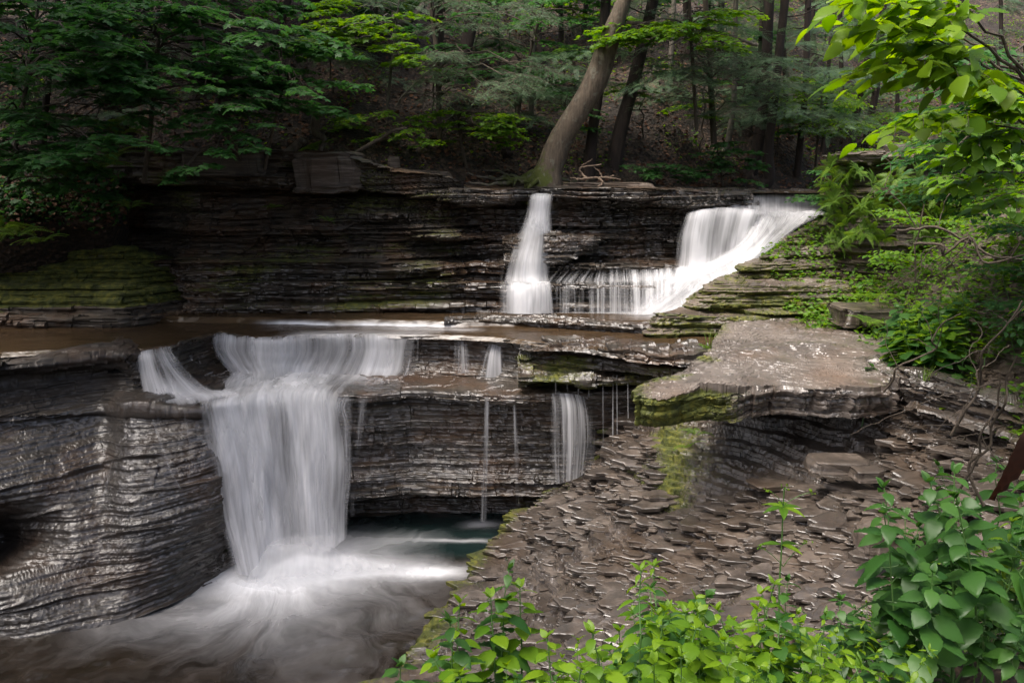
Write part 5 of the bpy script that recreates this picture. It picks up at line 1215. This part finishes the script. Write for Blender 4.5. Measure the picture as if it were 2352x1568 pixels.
# ---- broad leaved herbs
def herb_proto(kind, seed):
    rng = np.random.default_rng(seed); H = 1.0
    t = empty('leafy_herb', (0, 0, 0), 'x', 'plant', None); st, lf = MB(), MB()
    top = np.array([rng.normal(0, .08), rng.normal(0, .08), H]); c = curve((0, 0, 0), top, 0, 8, .012, seed); st.tube(c, np.linspace(.008, .003, 8), 6)
    nn = {0: 10, 1: 10, 2: 9}[kind]; T = {0: HI, 1: HIN, 2: HI}[kind]
    for k in range(nn):
        s = .42+.56*k/(nn-1); i = min(int(s*7), 6); p = c[i]+(c[i+1]-c[i])*(s*7-i); a0 = k*1.571+rng.normal(0, .25)
        size = ({0: .165, 1: .15, 2: .20}[kind])*(1.05-.6*(k/(nn-1))**2)
        for q in (0, 1):
            a = a0+q*math.pi+rng.normal(0, .15); d = np.array([math.cos(a), math.sin(a), rng.normal(.12, .15)]); pet = p+d*size*.3; st.tube([p, pet], [.003, .002], 4)
            place(lf, T, pet[None], d[None]-[[0, 0, .25]], np.array([[rng.normal(0, .2)-d[0]*.1, rng.normal(0, .2), 1.]]), [size*rng.uniform(.85, 1.15)], [rng.random()])
    a = rng.random(3)*6.283; d = np.stack([np.cos(a), np.sin(a), np.full(3, 1.2)], -1); place(lf, T, np.repeat(top[None], 3, 0), d, np.tile([0, 0, 1.], (3, 1))+rng.normal(0, .3, (3, 3)), [.06]*3, rng.random(3))
    st.build('stem', STEM, t); lf.build('foliage', LF_HERB2 if seed in (32, 35, 36) else LF_HERB, t, True); return t
HP_ = []; hk = random.Random(9)
def put_herb(px, py_top, Y, hmin, label, group, pick=(0, 1, 2, 3, 4, 5, 6), k=1.):
    """plant whose top shows at (px, py_top) at distance Y, standing on the bank below"""
    x, y, zt = W(px, py_top, Y); zb = float(bank_z(np.array([[x]]), np.array([[y]]), False)[0, 0]); h = max(hmin, zt-zb)
    if len(HP_) < 7: t = herb_proto(len(HP_) % 3, 30+len(HP_)); HP_.append(t)
    else: t = copy_tree(HP_[hk.choice(pick)])
    t.location = (x, y, zt-h); s = min(h, .8)*hk.uniform(.7, 1.15)*k; t.scale = (s*1.0, s*1.0, h); t.rotation_euler = (hk.uniform(-.28, .28), hk.uniform(-.28, .28), hk.random()*6.28)
    t['label'] = label; t['group'] = group; return t
hk2 = random.Random(12)
for i in range(140):
    px = hk2.uniform(1180, 2050); Y = hk2.uniform(2.2, 3.3); top = np.interp(px, [1180, 1400, 1470, 1560, 1700, 1850, 1950, 2050], [1500, 1430, 1365, 1330, 1385, 1350, 1430, 1420])+hk2.uniform(0, 220)
    put_herb(px, top, Y, .45, 'leafy green herb in the dense patch along the bottom edge', 'herbs along the bottom edge', (0, 1, 3, 4, 0, 3, 5))
for i in range(98):
    px = hk2.uniform(1950, 2370); Y = hk2.uniform(3.0, 4.9); top = np.interp(px, [1950, 2080, 2130, 2352], [1370, 1290, 1090, 1020])+hk2.uniform(0, 420)
    put_herb(px, top, Y, .4, 'shaded green herb on the bank at the lower right', 'herbs on the lower right bank', (2, 5, 6, 2, 5, 6, 0, 4), .92)
for i, (px, py, Y, lab) in enumerate([(1050, 1370, 3.1, 'herb with alternating bright leaves standing alone over the pool'), (1120, 1330, 3.2, 'taller herb right of the lone one over the pool'), (1010, 1440, 2.9, 'low herb at the left end of the foreground plants'), (1150, 1420, 3.0, 'herb with one broad leaf turned to the light near the pool'), (1200, 1390, 3.2, 'thin herb between the pool side plants and the dense patch'), (900, 1530, 2.9, 'lowest leftmost sprig over the brown water'), (1530, 1320, 3.2, 'herb with a big pale heart leaf at the top of the patch'), (1715, 1300, 3.1, 'upright shoot sticking out of the dense patch')]):
    put_herb(px, py, Y, .5, lab, 'single herbs by the pool')
for i in range(28):
    px = hk2.gauss(2130, 40); py = hk2.uniform(555, 690)
    put_herb(px, py, hk2.uniform(8.0, 8.8), .35, 'broad leaved herb in the bright clump right of the terraces', 'herbs in the bright clump').scale = (1.15, 1.15, .65)
for i in range(20):
    px = hk2.uniform(2180, 2380); py = hk2.uniform(560, 760)
    put_herb(px, py, hk2.uniform(7.2, 8.8), .3, 'sparse herb on the scree at the right edge', 'herbs on the scree').scale = (.7, .7, .45)
# tall herb with flower umbels in the foreground
def umbel_herb():
    b = np.array(W(1795, 1490, 3.3)); t = empty('tall_herb', tuple(b), 'tall thin herb with a leaf whorl and small flower buds rising over the wet shale', 'plant'); st, lf = MB(), MB()
    P = [W(1788, 1490, 3.3), W(1790, 1350, 3.3), W(1795, 1260, 3.3), W(1798, 1180, 3.3), W(1801, 1120, 3.3)]
    st.tube(catmull(np.array(P), 20), np.linspace(.005, .0022, 20), 6)
    for (ax, ay), ws in (((1799, 1165), 6), ((1794, 1250), 3)):
        p = np.array(W(ax, ay, 3.3)); a = np.linspace(0, 5.2, ws)+.3; d = np.stack([np.cos(a), np.sin(a)*.9, np.full(ws, .12)], -1)
        place(lf, OVN, np.repeat(p[None], ws, 0), d, np.tile([0, 0, 1.], (ws, 1)), np.full(ws, .10), RNG.random(ws))
    for (ex, ey) in ((1765, 1125), (1862, 1130), (1803, 1118), (1850, 1245), (1745, 1255)):
        A = np.array(W(1799, 1160 if ey < 1200 else 1300, 3.3)); B = np.array(W(ex, ey, 3.25)); st.tube(curve(A, B, .01, 6), np.linspace(.002, .0014, 6), 5)
        m = 9; q = B+RNG.normal(0, .008, (m, 3)); place(lf, OV, q, RNG.normal(0, 1, (m, 3)), RNG.normal(0, 1, (m, 3)), np.full(m, .012), RNG.random(m))
    st.build('stem', STEM, t, origin=b); lf.build('foliage', LF_HERB, t, origin=b)
umbel_herb()

# ---- grass tuft, twigs, driftwood, fallen logs, stones
def grass(label, loc, n, h, seed, mat=LF_GRASS):
    rng = np.random.default_rng(seed); m = MB()
    for k in range(n):
        a = rng.random()*6.28; l = h*rng.uniform(.6, 1.1); lean = rng.uniform(.15, .6); t_ = np.linspace(0, 1, 6); d = np.array([math.cos(a), math.sin(a)]); w_ = .004+.003*rng.random()
        P = np.stack([d[0]*lean*l*t_**2, d[1]*lean*l*t_**2, l*(t_-.35*lean*t_**3)], -1)+np.array([rng.normal(0, .03), rng.normal(0, .03), 0]); sd = np.array([-d[1], d[0], 0])*w_
        V = np.concatenate([P-sd*(1-t_[:, None]), P+sd*(1-t_[:, None])]); i = np.arange(5); m.add(V, np.stack([i, i+1, i+7, i+6], -1), rng.random())
    o = m.build('grass_tuft', mat); o.location = loc; tag(o, label, 'grass tuft')
grass('bright grass tuft rising behind the left edge of the slab', W(1633, 800, 9.75), 16, .30, 1)
grass('straw coloured grass tuft hanging on the shaly corner right of the slab', W(2125, 880, 7.6), 40, .22, 2)
grass('thin grass blades on the ledge beside the foaming water', W(1632, 712, 11.3), 8, .2, 3)
def branch_obj(name, label, cat, paths, mat, r0, seed=0, moss=0., wob=.02, group=None, seg=7):
    m = MB()
    for k, (pts, rs) in enumerate(paths):
        P = catmull(np.array(pts, float), 26); r = np.random.default_rng(seed+k); P += r.normal(0, wob*.25, P.shape); V, Fq = tube(P, np.linspace(r0*rs[0], r0*rs[1], 26), seg); m.add(V, Fq, moss)
    o = m.build(name, mat, None, True, 'moss'); tag(o, label, cat, group); return o
branch_obj('driftwood', 'pale driftwood branch with a curled arm lying on the rock lip', 'driftwood', [([W(1380, 378, 14.0), W(1335, 385, 14.0), W(1338, 400, 14.0), W(1352, 410, 13.9)], (.6, 1)), ([W(1360, 366, 14), W(1350, 372, 14), W(1336, 380, 14)], (.3, .6)), ([W(1364, 384, 14), W(1378, 395, 14), W(1382, 408, 13.95)], (.4, .7)), ([W(1325, 412, 13.9), W(1380, 408, 13.9), W(1425, 412, 13.9)], (1., .5)), ([W(1310, 408, 14), W(1350, 411, 13.95), W(1410, 404, 14)], (.4, .7)), ([W(1376, 410, 13.8), W(1384, 420, 13.7), W(1372, 430, 13.65)], (1., .7))], BLEACH, .019, 3)
branch_obj('fallen_log', 'pale fallen log lying across the slope left of centre near the top', 'log', [([W(795, 52, 16.4), W(860, 58, 16.2), W(930, 50, 16.0), W(975, 10, 16.2)], (1, .6))], BARK_GREY, .10, 5)
branch_obj('fallen_log', 'thin dead pole lying level behind the leaning tree near the top', 'log', [([W(1440, 54, 14.9), W(1520, 57, 14.8), W(1600, 60, 14.8)], (1, .6))], TWIG, .045, 6)
branch_obj('dead_branch', 'bare grey branch stub sloping down under the yellow green maple', 'branch', [([W(1600, 65, 13.6), W(1660, 78, 13.6), W(1740, 104, 13.6)], (1, .8))], BARK_GREY, .035, 7)
branch_obj('dead_branch', 'pale forked stick leaning over the middle litter slope', 'branch', [([W(912, 242, 14.2), W(935, 210, 14.1), W(1000, 150, 14.0)], (1, .5)), ([W(935, 214, 14.1), W(990, 214, 14), W(1070, 205, 13.9)], (.7, .3))], BARK_GREY, .022, 8)
branch_obj('dead_branch', 'gnarled root like branch at the cliff edge below the maple thicket', 'branch', [([W(818, 350, 13.4), W(870, 322, 13.4), W(905, 300, 13.3), W(935, 295, 13.3)], (1, .5))], TWIG, .04, 9)
branch_obj('stump', 'broken leaning stump at the cliff edge under the slim maple', 'stump', [([W(640, 378, 12.9), W(668, 345, 12.9), W(700, 318, 13.0)], (.7, 1)), ([W(735, 345, 13.1), W(745, 320, 13.2), W(722, 300, 13.2), W(735, 235, 13.3)], (.5, 1.1))], BARK_LEAN, .075, 10, moss=.35)
branch_obj('stump', 'short broken stump on the slope under the hemlock boughs', 'stump', [([W(1165, 350, 15.0), W(1168, 320, 15), W(1173, 288, 15)], (1.1, .8))], BARK_DARK, .11, 11)
# tangle of bare stems at the right
rt = np.random.default_rng(8)
for i, (a, b_, lab) in enumerate([((2185, 1000, 5.0), (2352, 690, 4.7), 'long bare stem slanting up through the tangle at the right'), ((2190, 1250, 4.6), (2300, 870, 4.4), 'bare stem rising from the herbs in the right tangle'), ((2260, 1160, 4.6), (2330, 820, 4.4), 'dark upright stem at the right edge of the tangle'), ((2030, 900, 6.6), (2200, 720, 6.2), 'fine forked twig beside the corner of the slab'), ((2100, 560, 5.), (2352, 620, 4.6), 'thin twig crossing the bright clump'), ((2060, 530, 5.), (2352, 590, 4.7), 'grey dead twig under the hanging bush')]):
    A, B = np.array(W(*a)), np.array(W(*b_)); P = curve(A, B, .05, 7, .04, i); paths = [(P, (1, .5))]
    for k in range(6):
        p = P[int(rt.integers(1, 6))]; paths.append((curve(p, p+np.array([rt.normal(0, .35), rt.normal(0, .2), rt.normal(0, .3)]), .02, 5, .02, k), (.4, .15)))
    branch_obj('bare_branch', lab, 'branch', paths, TWIG, .010, 60+i, wob=.01, group='bare stems at the right', seg=5)
branch_obj('dead_branch', 'dark stick lying on the flat slab', 'branch', [([W(1818, 868, 8.4), W(1850, 862, 8.45), W(1905, 848, 8.6)], (.6, 1))], TWIG, .012, 90)
branch_obj('dead_branch', 'long thin stick lying along the right of the slab', 'branch', [([W(2082, 857, 8.45), W(2150, 866, 8.3), W(2270, 874, 8.2)], (.8, 1))], TWIG, .010, 91)
# curled dead leaf hanging close to the camera at the right edge
def dead_leaf():
    m = MB(); A = np.array(W(2372, 985, 1.5)); place(m, HI, A[None], np.array([[-.13, .02, -1.]]), np.array([[.55, -.8, .1]]), [.165], [.5]); m.tube(curve(A+[.02, 0, .06], A, 0, 6), [.0012]*6, 5)
    tag(m.build('dead_leaf', leaf_mat('rusty dead leaf', (.006, .003, .002), (.05, .018, .006), .2, .7), None, True), 'curled rust brown dead leaf hanging close by at the right edge', 'dead leaf')
dead_leaf()

# ---- stones
def stone(label, px, py, Y, sx, sy, sz, seed, rot=0., mat=ROCK_BANK, moss=.15, tilt=0., wet=.5):
    m = 90; vv_ = np.linspace(0, 1, 44); u, v = np.meshgrid(np.linspace(0, 2*np.pi, m, endpoint=False), np.pi*(.5-.5*np.cos(np.pi*vv_))*.55+np.pi*vv_*.45); 
    def se(w_, e): return np.sign(w_)*np.abs(w_)**e
    x = se(np.sin(v), .16)*se(np.cos(u), .3); y = se(np.sin(v), .16)*se(np.sin(u), .3); z = se(np.cos(v), .16)
    G = np.stack([x*sx, y*sy, z*sz], -1)/2; k = 1+.28*(fbm(x*1.3+seed, y*1.3, z*.6, seed, 4)-.5)*2; G[..., :2] *= k[..., None]; G[..., :2] *= (1+.14*(hsh(np.floor((G[..., 2]+G[..., 0]*.1)/.035), 0, 0, seed)-.5)+(.16 if sz < .3 else 0)*(blockcell(G[..., 0], G[..., 1], .2, seed)-.5))[..., None]
    G = G+.18*sz*(fbm(x*3+seed, y*3, z*3, seed+1, 4)-.5)[..., None]*np.array([1, 1, .7])
    i = np.arange(44*m).reshape(44, m); j = np.roll(i, -1, 1); q = np.stack([i[:-1], i[1:], j[1:], j[:-1]], -1).reshape(-1, 4)
    n = np.full((44, m), moss); o = mesh_np('rock', G, q, mat, None, {'moss': n, 'wet': np.full((44, m), wet)}); o.location = W(px, py, Y); o.rotation_euler = (0, tilt, rot); tag(o, label, 'rock')
stone('dark squared block lying on the shale at the right, before the herbs', 2040, 1235, 5.75, .52, .32, .17, 1, .1)
stone('long pale block on the wet shale below the slab corner', 1920, 1065, 7.3, .5, .3, .13, 2, -.1)
stone('thin pale plate on the shale under the dark hollow', 1770, 1112, 7.75, .42, .25, .06, 3, .2)
stone('squared pale block right of the long one on the wet shale', 1990, 1085, 7.1, .3, .25, .12, 4, .05)
stone('mossy rounded boulder at the back right of the slab', 1990, 722, 10.35, .85, .6, .24, 5, .1, ROCK_BANK, .4)
stone('wide pale lichened block crowning the dark cliff', 752, 396, 13.05, 1.0, .7, .62, 8, .05, ROCK_BANK, .2, wet=0.)
stone('dark block under the maple leaves at the left end of the cliff top', 520, 375, 12.9, 1.3, .7, .42, 9, 0, ROCK_DARK, .2, wet=.2)
stone('flat grey slab lying on the rock lip right of the leaning tree', 1400, 427, 14.1, 1.5, .7, .12, 10, 0, ROCK_BANK, .15, wet=0.)
stone('flat grey plates on the cliff top left of the falls', 930, 405, 13.55, 1.5, .6, .22, 11, .05, ROCK_BANK, .2, tilt=.05, wet=0.)
stone('small tilted pale stone standing at the cliff edge', 905, 374, 13.4, .2, .1, .2, 12, .3, ROCK_BANK, .05, wet=0.)

# ---- loose stuff: leaf litter, shale chips, undergrowth
def litter():
    rng = np.random.default_rng(21); m = MB(); nv, nu = HG.shape[:2]; n = 26000
    iv = (rng.random(n)**1.3*(nv*.66)).astype(int)+9; iu = (nu*(.02+.96*rng.random(n))).astype(int).clip(0, nu-2); p = HG[iv, iu]+rng.normal(0, .02, (n, 3)); p[:, 2] += .03
    d = rng.normal(0, 1, (n, 3)); d[:, 2] *= .3; nr = np.tile([0, -.5, 1.], (n, 1))+rng.normal(0, .5, (n, 3))
    keep = fbm(p[:, 0]*.7, p[:, 1]*.7, 0, 5) > .40
    place(m, OV, p[keep], d[keep], nr[keep], rng.uniform(.06, .11, keep.sum()), rng.random(keep.sum()))
    tag(m.build('leaf_litter', LF_DRY), 'brown fallen leaves covering the wooded slope', 'leaf litter', kind='stuff')
litter()
def undergrowth():
    rng = np.random.default_rng(22); m = MB(); nv, nu = HG.shape[:2]; n = 34000
    iv = (rng.random(n)*(nv*.72)).astype(int)+10; iu = (nu*(.02+.96*rng.random(n))).astype(int).clip(0, nu-2); p = HG[iv, iu]
    k = fbm(p[:, 0]*1.1, p[:, 1]*1.1, 0, 6) > .53; p = p[k]; n = len(p); p = p+rng.normal(0, .05, (n, 3)); p[:, 2] += rng.uniform(.04, .2, n)
    d = rng.normal(0, 1, (n, 3)); d[:, 2] = rng.normal(0, .2, n); nr = np.tile([0, -.1, 1.], (n, 1))+rng.normal(0, .3, (n, 3))
    place(m, OV, p, d, nr, rng.uniform(.05, .09, n), rng.random(n))
    tag(m.build('undergrowth', LF_BRIGHT), 'small green plants scattered over the wooded slope', 'undergrowth', kind='stuff')
undergrowth()
def T_chip(seed):
    r = np.random.default_rng(seed); n = 14; a = np.sort(np.arange(n)/n*6.283+r.uniform(-.2, .2, n)); R_ = .5*r.uniform(.66, 1.12, n); x, y = np.cos(a)*R_, np.sin(a)*R_*.42
    V = np.concatenate([np.stack([x*.93, y*.9, np.full(n, .036)], -1), np.stack([x, y, np.full(n, .026)], -1), np.stack([x*.97, y*.96, np.full(n, -.045)], -1)]); i = np.arange(n); j = np.roll(i, -1)
    return V[:, [1, 0, 2]]*np.array([-1, 1, 1]), [np.concatenate([np.stack([i, i+n, j+n, j], -1), np.stack([i+n, i+2*n, j+2*n, j+n], -1)]), np.array([[0, k, k+1] for k in range(1, n-1)])]
def plates():
    rng = np.random.default_rng(24); m = MB(); n = 17000; ws = []
    x = rng.uniform(-1.5, 4.7, n); y = rng.uniform(4.4, 10.3, n); k = (x > edge_x(y)+.10) & ~((y > 7.9) & (x > 1.7) & (x < 3.9)) & (fbm(x*1.1, y*1.6, 0, 55) > .36); x, y = x[k], y[k]
    z = bank_z(x[None], y[None])[0]
    for s, ii in enumerate(np.array_split(rng.permutation(len(x)), 8)):
        c = len(ii); P = np.stack([x[ii], y[ii], z[ii]+rng.uniform(-.006, .012, c)], -1); d = np.stack([np.ones(c), rng.normal(.05, .18, c), rng.normal(0, .05, c)], -1)
        nr = np.stack([rng.normal(-.04, .07, c), rng.normal(-.10, .09, c), np.ones(c)], -1); place(m, T_chip(40+s), P, d, nr, rng.gamma(1.7, .10, c).clip(.05, .75), rng.random(c)*.5+.5)
    o = m.build('shale_plates', ROCK_BANK, attr='wet'); at = o.data.attributes.new('moss', 'FLOAT', 'POINT'); co = np.empty(len(o.data.vertices)*3); o.data.vertices.foreach_get('co', co); co = co.reshape(-1, 3)
    at.data.foreach_set('value', (.10+.45*np.exp(-np.clip(co[:, 0]-edge_x(co[:, 1]), 0, 9)/.25)+.4*fbm(co[:, 0]*1.6, co[:, 1]*1.6, 0, 6)**2).astype(np.float32))
    tag(o, 'thin overlapping shale plates breaking off the wet slope', 'shale plates', kind='stuff')
plates()
def chips():
    rng = np.random.default_rng(23); m = MB(); n = 15000
    x = rng.uniform(-1.6, 7.0, n); y = rng.uniform(3.8, 10.4, n); k = x > edge_x(y)+.12; x, y = x[k], y[k]; k = rng.random(len(x)) < np.where(x > 3.6, 1., .16); x, y = x[k], y[k]
    k = ~((y > 7.7) & (x > 1.3) & (x < 3.9)); x, y = x[k], y[k]
    z = bank_z(x[None], y[None])[0]; n = len(x); q = np.split(rng.permutation(n), 5)if n % 5 == 0 else np.array_split(rng.permutation(n), 5)
    for s, ii in enumerate(q):
        c = len(ii); P = np.stack([x[ii], y[ii], z[ii]+rng.uniform(0, .02, c)], -1); d = np.stack([np.ones(c), rng.normal(0, .5, c), rng.normal(-.05, .12, c)], -1)
        nr = np.stack([rng.normal(-.05, .12, c), rng.normal(-.12, .14, c), np.ones(c)], -1); place(m, T_chip(s), P, d, nr, rng.gamma(2.2, .032, c).clip(.03, .28), rng.random(c)*np.where(x[ii] > 3.9, .3, 1))
    o = m.build('shale_chips', ROCK_BANK, attr='wet'); o.data.attributes.new('moss', 'FLOAT', 'POINT'); tag(o, 'loose flat shale chips strewn over the wet slope', 'shale chips', kind='stuff')
chips()

# big trees added over the left side, mostly out of the picture: their shade keeps that side dark
def shade_tree(loc, label, seed, R_=3.4, n=60):
    rng = np.random.default_rng(seed); b = np.array(loc, float); t = empty('tree', tuple(b), label, 'tree', 'large trees added to shade the left bank'); m = MB(); top = b+np.array([.4, .3, 13.]); trunk_mesh(m, [b-[0, 0, .5], b+[0, 0, 3], b+[.2, .1, 8], top], [.34, .27, .2, .06], seed, 12, .06, moss=lambda V: V[..., 0]*0)
    m.build('trunk', BARK_DARK, t, True, 'moss', origin=b); mt, ml = MB(), MB(); crown(mt, ml, top, rng, n, R_, 6., T=OV, ls=.26); ml.build('crown', LF_MAPLE, t, origin=b)
for i, l in enumerate([(-7.5, 6.5, 3.), (-8.2, 10.5, 5.0), (-6.6, 2.5, 3.0), (-9.5, 13.5, 7.5), (-5.5, 14.8, 7.0)]):
    shade_tree(l, 'large tree added over the left bank for its shade, mostly out of the picture', 70+i)

ru = np.random.default_rng(31)
for i in range(48):
    px = [300, 420, 560, 700, 780, 850, 930, 1000, 1100, 1180, 1260, 1300, 1480, 1560, 1620, 1700, 1790, 1850, 1500, 660][i] if i < 20 else float(ru.uniform(0, 1950)); py = [150, 60, 110, 60, 200, 120, 60, 250, 120, 250, 60, 340, 300, 200, 340, 250, 350, 380, 60, 230][i] if i < 20 else float(ru.uniform(-30, 170))
    p = hill_pt(px, py); Y = p[1]; s_ = p[0]/Y
    rng = np.random.default_rng(300+i); t = empty('maple_sapling', tuple(p), 'small understorey maple growing from the leaf litter of the slope', 'sapling', 'young maples on the wooded slope'); m, lf = MB(), MB()
    H = rng.uniform(.9, 1.8); top = p+np.array([rng.normal(0, .15), -.3, H]); m.tube(curve(p-[0, 0, .1], top, 0, 10, .03, i), np.linspace(.018, .008, 10), 6)
    for k in range(int(rng.integers(5, 9))):
        a = rng.uniform(-3.1, .2); z = rng.uniform(.3, 1.); A = p+(top-p)*z; l = rng.uniform(.45, .9); spray(m, lf, A, A+np.array([math.cos(a)*l, math.sin(a)*l, -.03]), l*.5, MP, rng.uniform(.075, .095), rng, spacing=.075, r0=.006, nt=5, start=.2)
    m.build('trunk', TWIG, t, True, 'moss', origin=p); lf.build('foliage', LF_MAPLE if i % 2 else LF_BRIGHT, t, origin=p)

def scree_plants():
    rng = np.random.default_rng(61); m = MB(); n = 26000; x = rng.uniform(3.9, 8.4, n); y = rng.uniform(4.5, 14.4, n); k = (fbm(x*1.3, y*1.3, 0, 71) > np.where(y > 9, .40, .5)) & (x > 3.9+.0*y) & ((y > 10.2) | (x > 4.3)); x, y = x[k], y[k]; n = len(x)
    z = bank_z(x[None], y[None], False)[0]+rng.uniform(.0, .22, n); d = rng.normal(0, 1, (n, 3)); d[:, 2] = rng.normal(0, .25, n); nr = np.tile([-.1, -.2, 1.], (n, 1))+rng.normal(0, .35, (n, 3))
    place(m, OV, np.stack([x, y, z], -1), d, nr, rng.uniform(.04, .09, n), rng.random(n)); tag(m.build('ground_cover', LF_BRIGHT), 'low green ground cover creeping over the scree at the right', 'ground cover', kind='stuff')
scree_plants()

def mound_cover():
    rng = np.random.default_rng(81); P = np.array([hill_pt(rng.uniform(-60, 310), rng.uniform(395, 500)) for _ in range(900)]); n = len(P)
    a, b = MB(), MB(); g = rng.random(n) < .5
    for m, k, T, sz, up in ((a, ~g, OV, (.05, .09), .03), (b, g, MP, (.05, .09), .14)):
        q = np.repeat(P[k], 4, 0); c = len(q); q = q+rng.normal(0, .09, (c, 3)); q[:, 1] -= .03; q[:, 2] += rng.uniform(0, up, c); d = rng.normal(0, 1, (c, 3)); d[:, 2] *= .4
        place(m, T, q, d, np.tile([0, -.5, 1.], (c, 1))+rng.normal(0, .4, (c, 3)), rng.uniform(*sz, c), rng.random(c))
    tag(a.build('fallen_leaves', LF_DRY), 'brown fallen leaves on the overhanging mound at the left', 'leaf litter', kind='stuff'); tag(b.build('seedlings', LF_MAPLE), 'dark green seedlings over the leaf strewn mound at the left', 'seedlings', kind='stuff')
mound_cover()

for i in range(12):
    rng = np.random.default_rng(400+i); x, y = rng.uniform(4.6, 8.0), rng.uniform(5.5, 13.5)
    p = np.array([x, y, float(bank_z(np.array([[x]]), np.array([[y]]), False)[0, 0])]); t = empty('dogwood_shrub', tuple(p), 'green shrub rooted in the scree bank behind the hanging boughs at the right', 'shrub', 'shrubs on the scree bank'); m, lf = MB(), MB()
    H = rng.uniform(.6, 1.2); top = p+np.array([rng.normal(0, .15), 0, H]); m.tube(curve(p-[0, 0, .1], top, 0, 8, .02, i), np.linspace(.016, .007, 8), 6)
    for k in range(9):
        a = rng.uniform(0, 6.28); z = rng.uniform(.2, 1.); A = p+(top-p)*z; l = rng.uniform(.35, .7); spray(m, lf, A, A+np.array([math.cos(a)*l, math.sin(a)*l, .05]), l*.55, OV, rng.uniform(.07, .09), rng, spacing=.07, r0=.005, nt=5, start=.15)
    m.build('trunk', TWIG, t, True, 'moss', origin=p); lf.build('foliage', LF_MAPLE if i % 2 else LF_BRIGHT, t, origin=p)
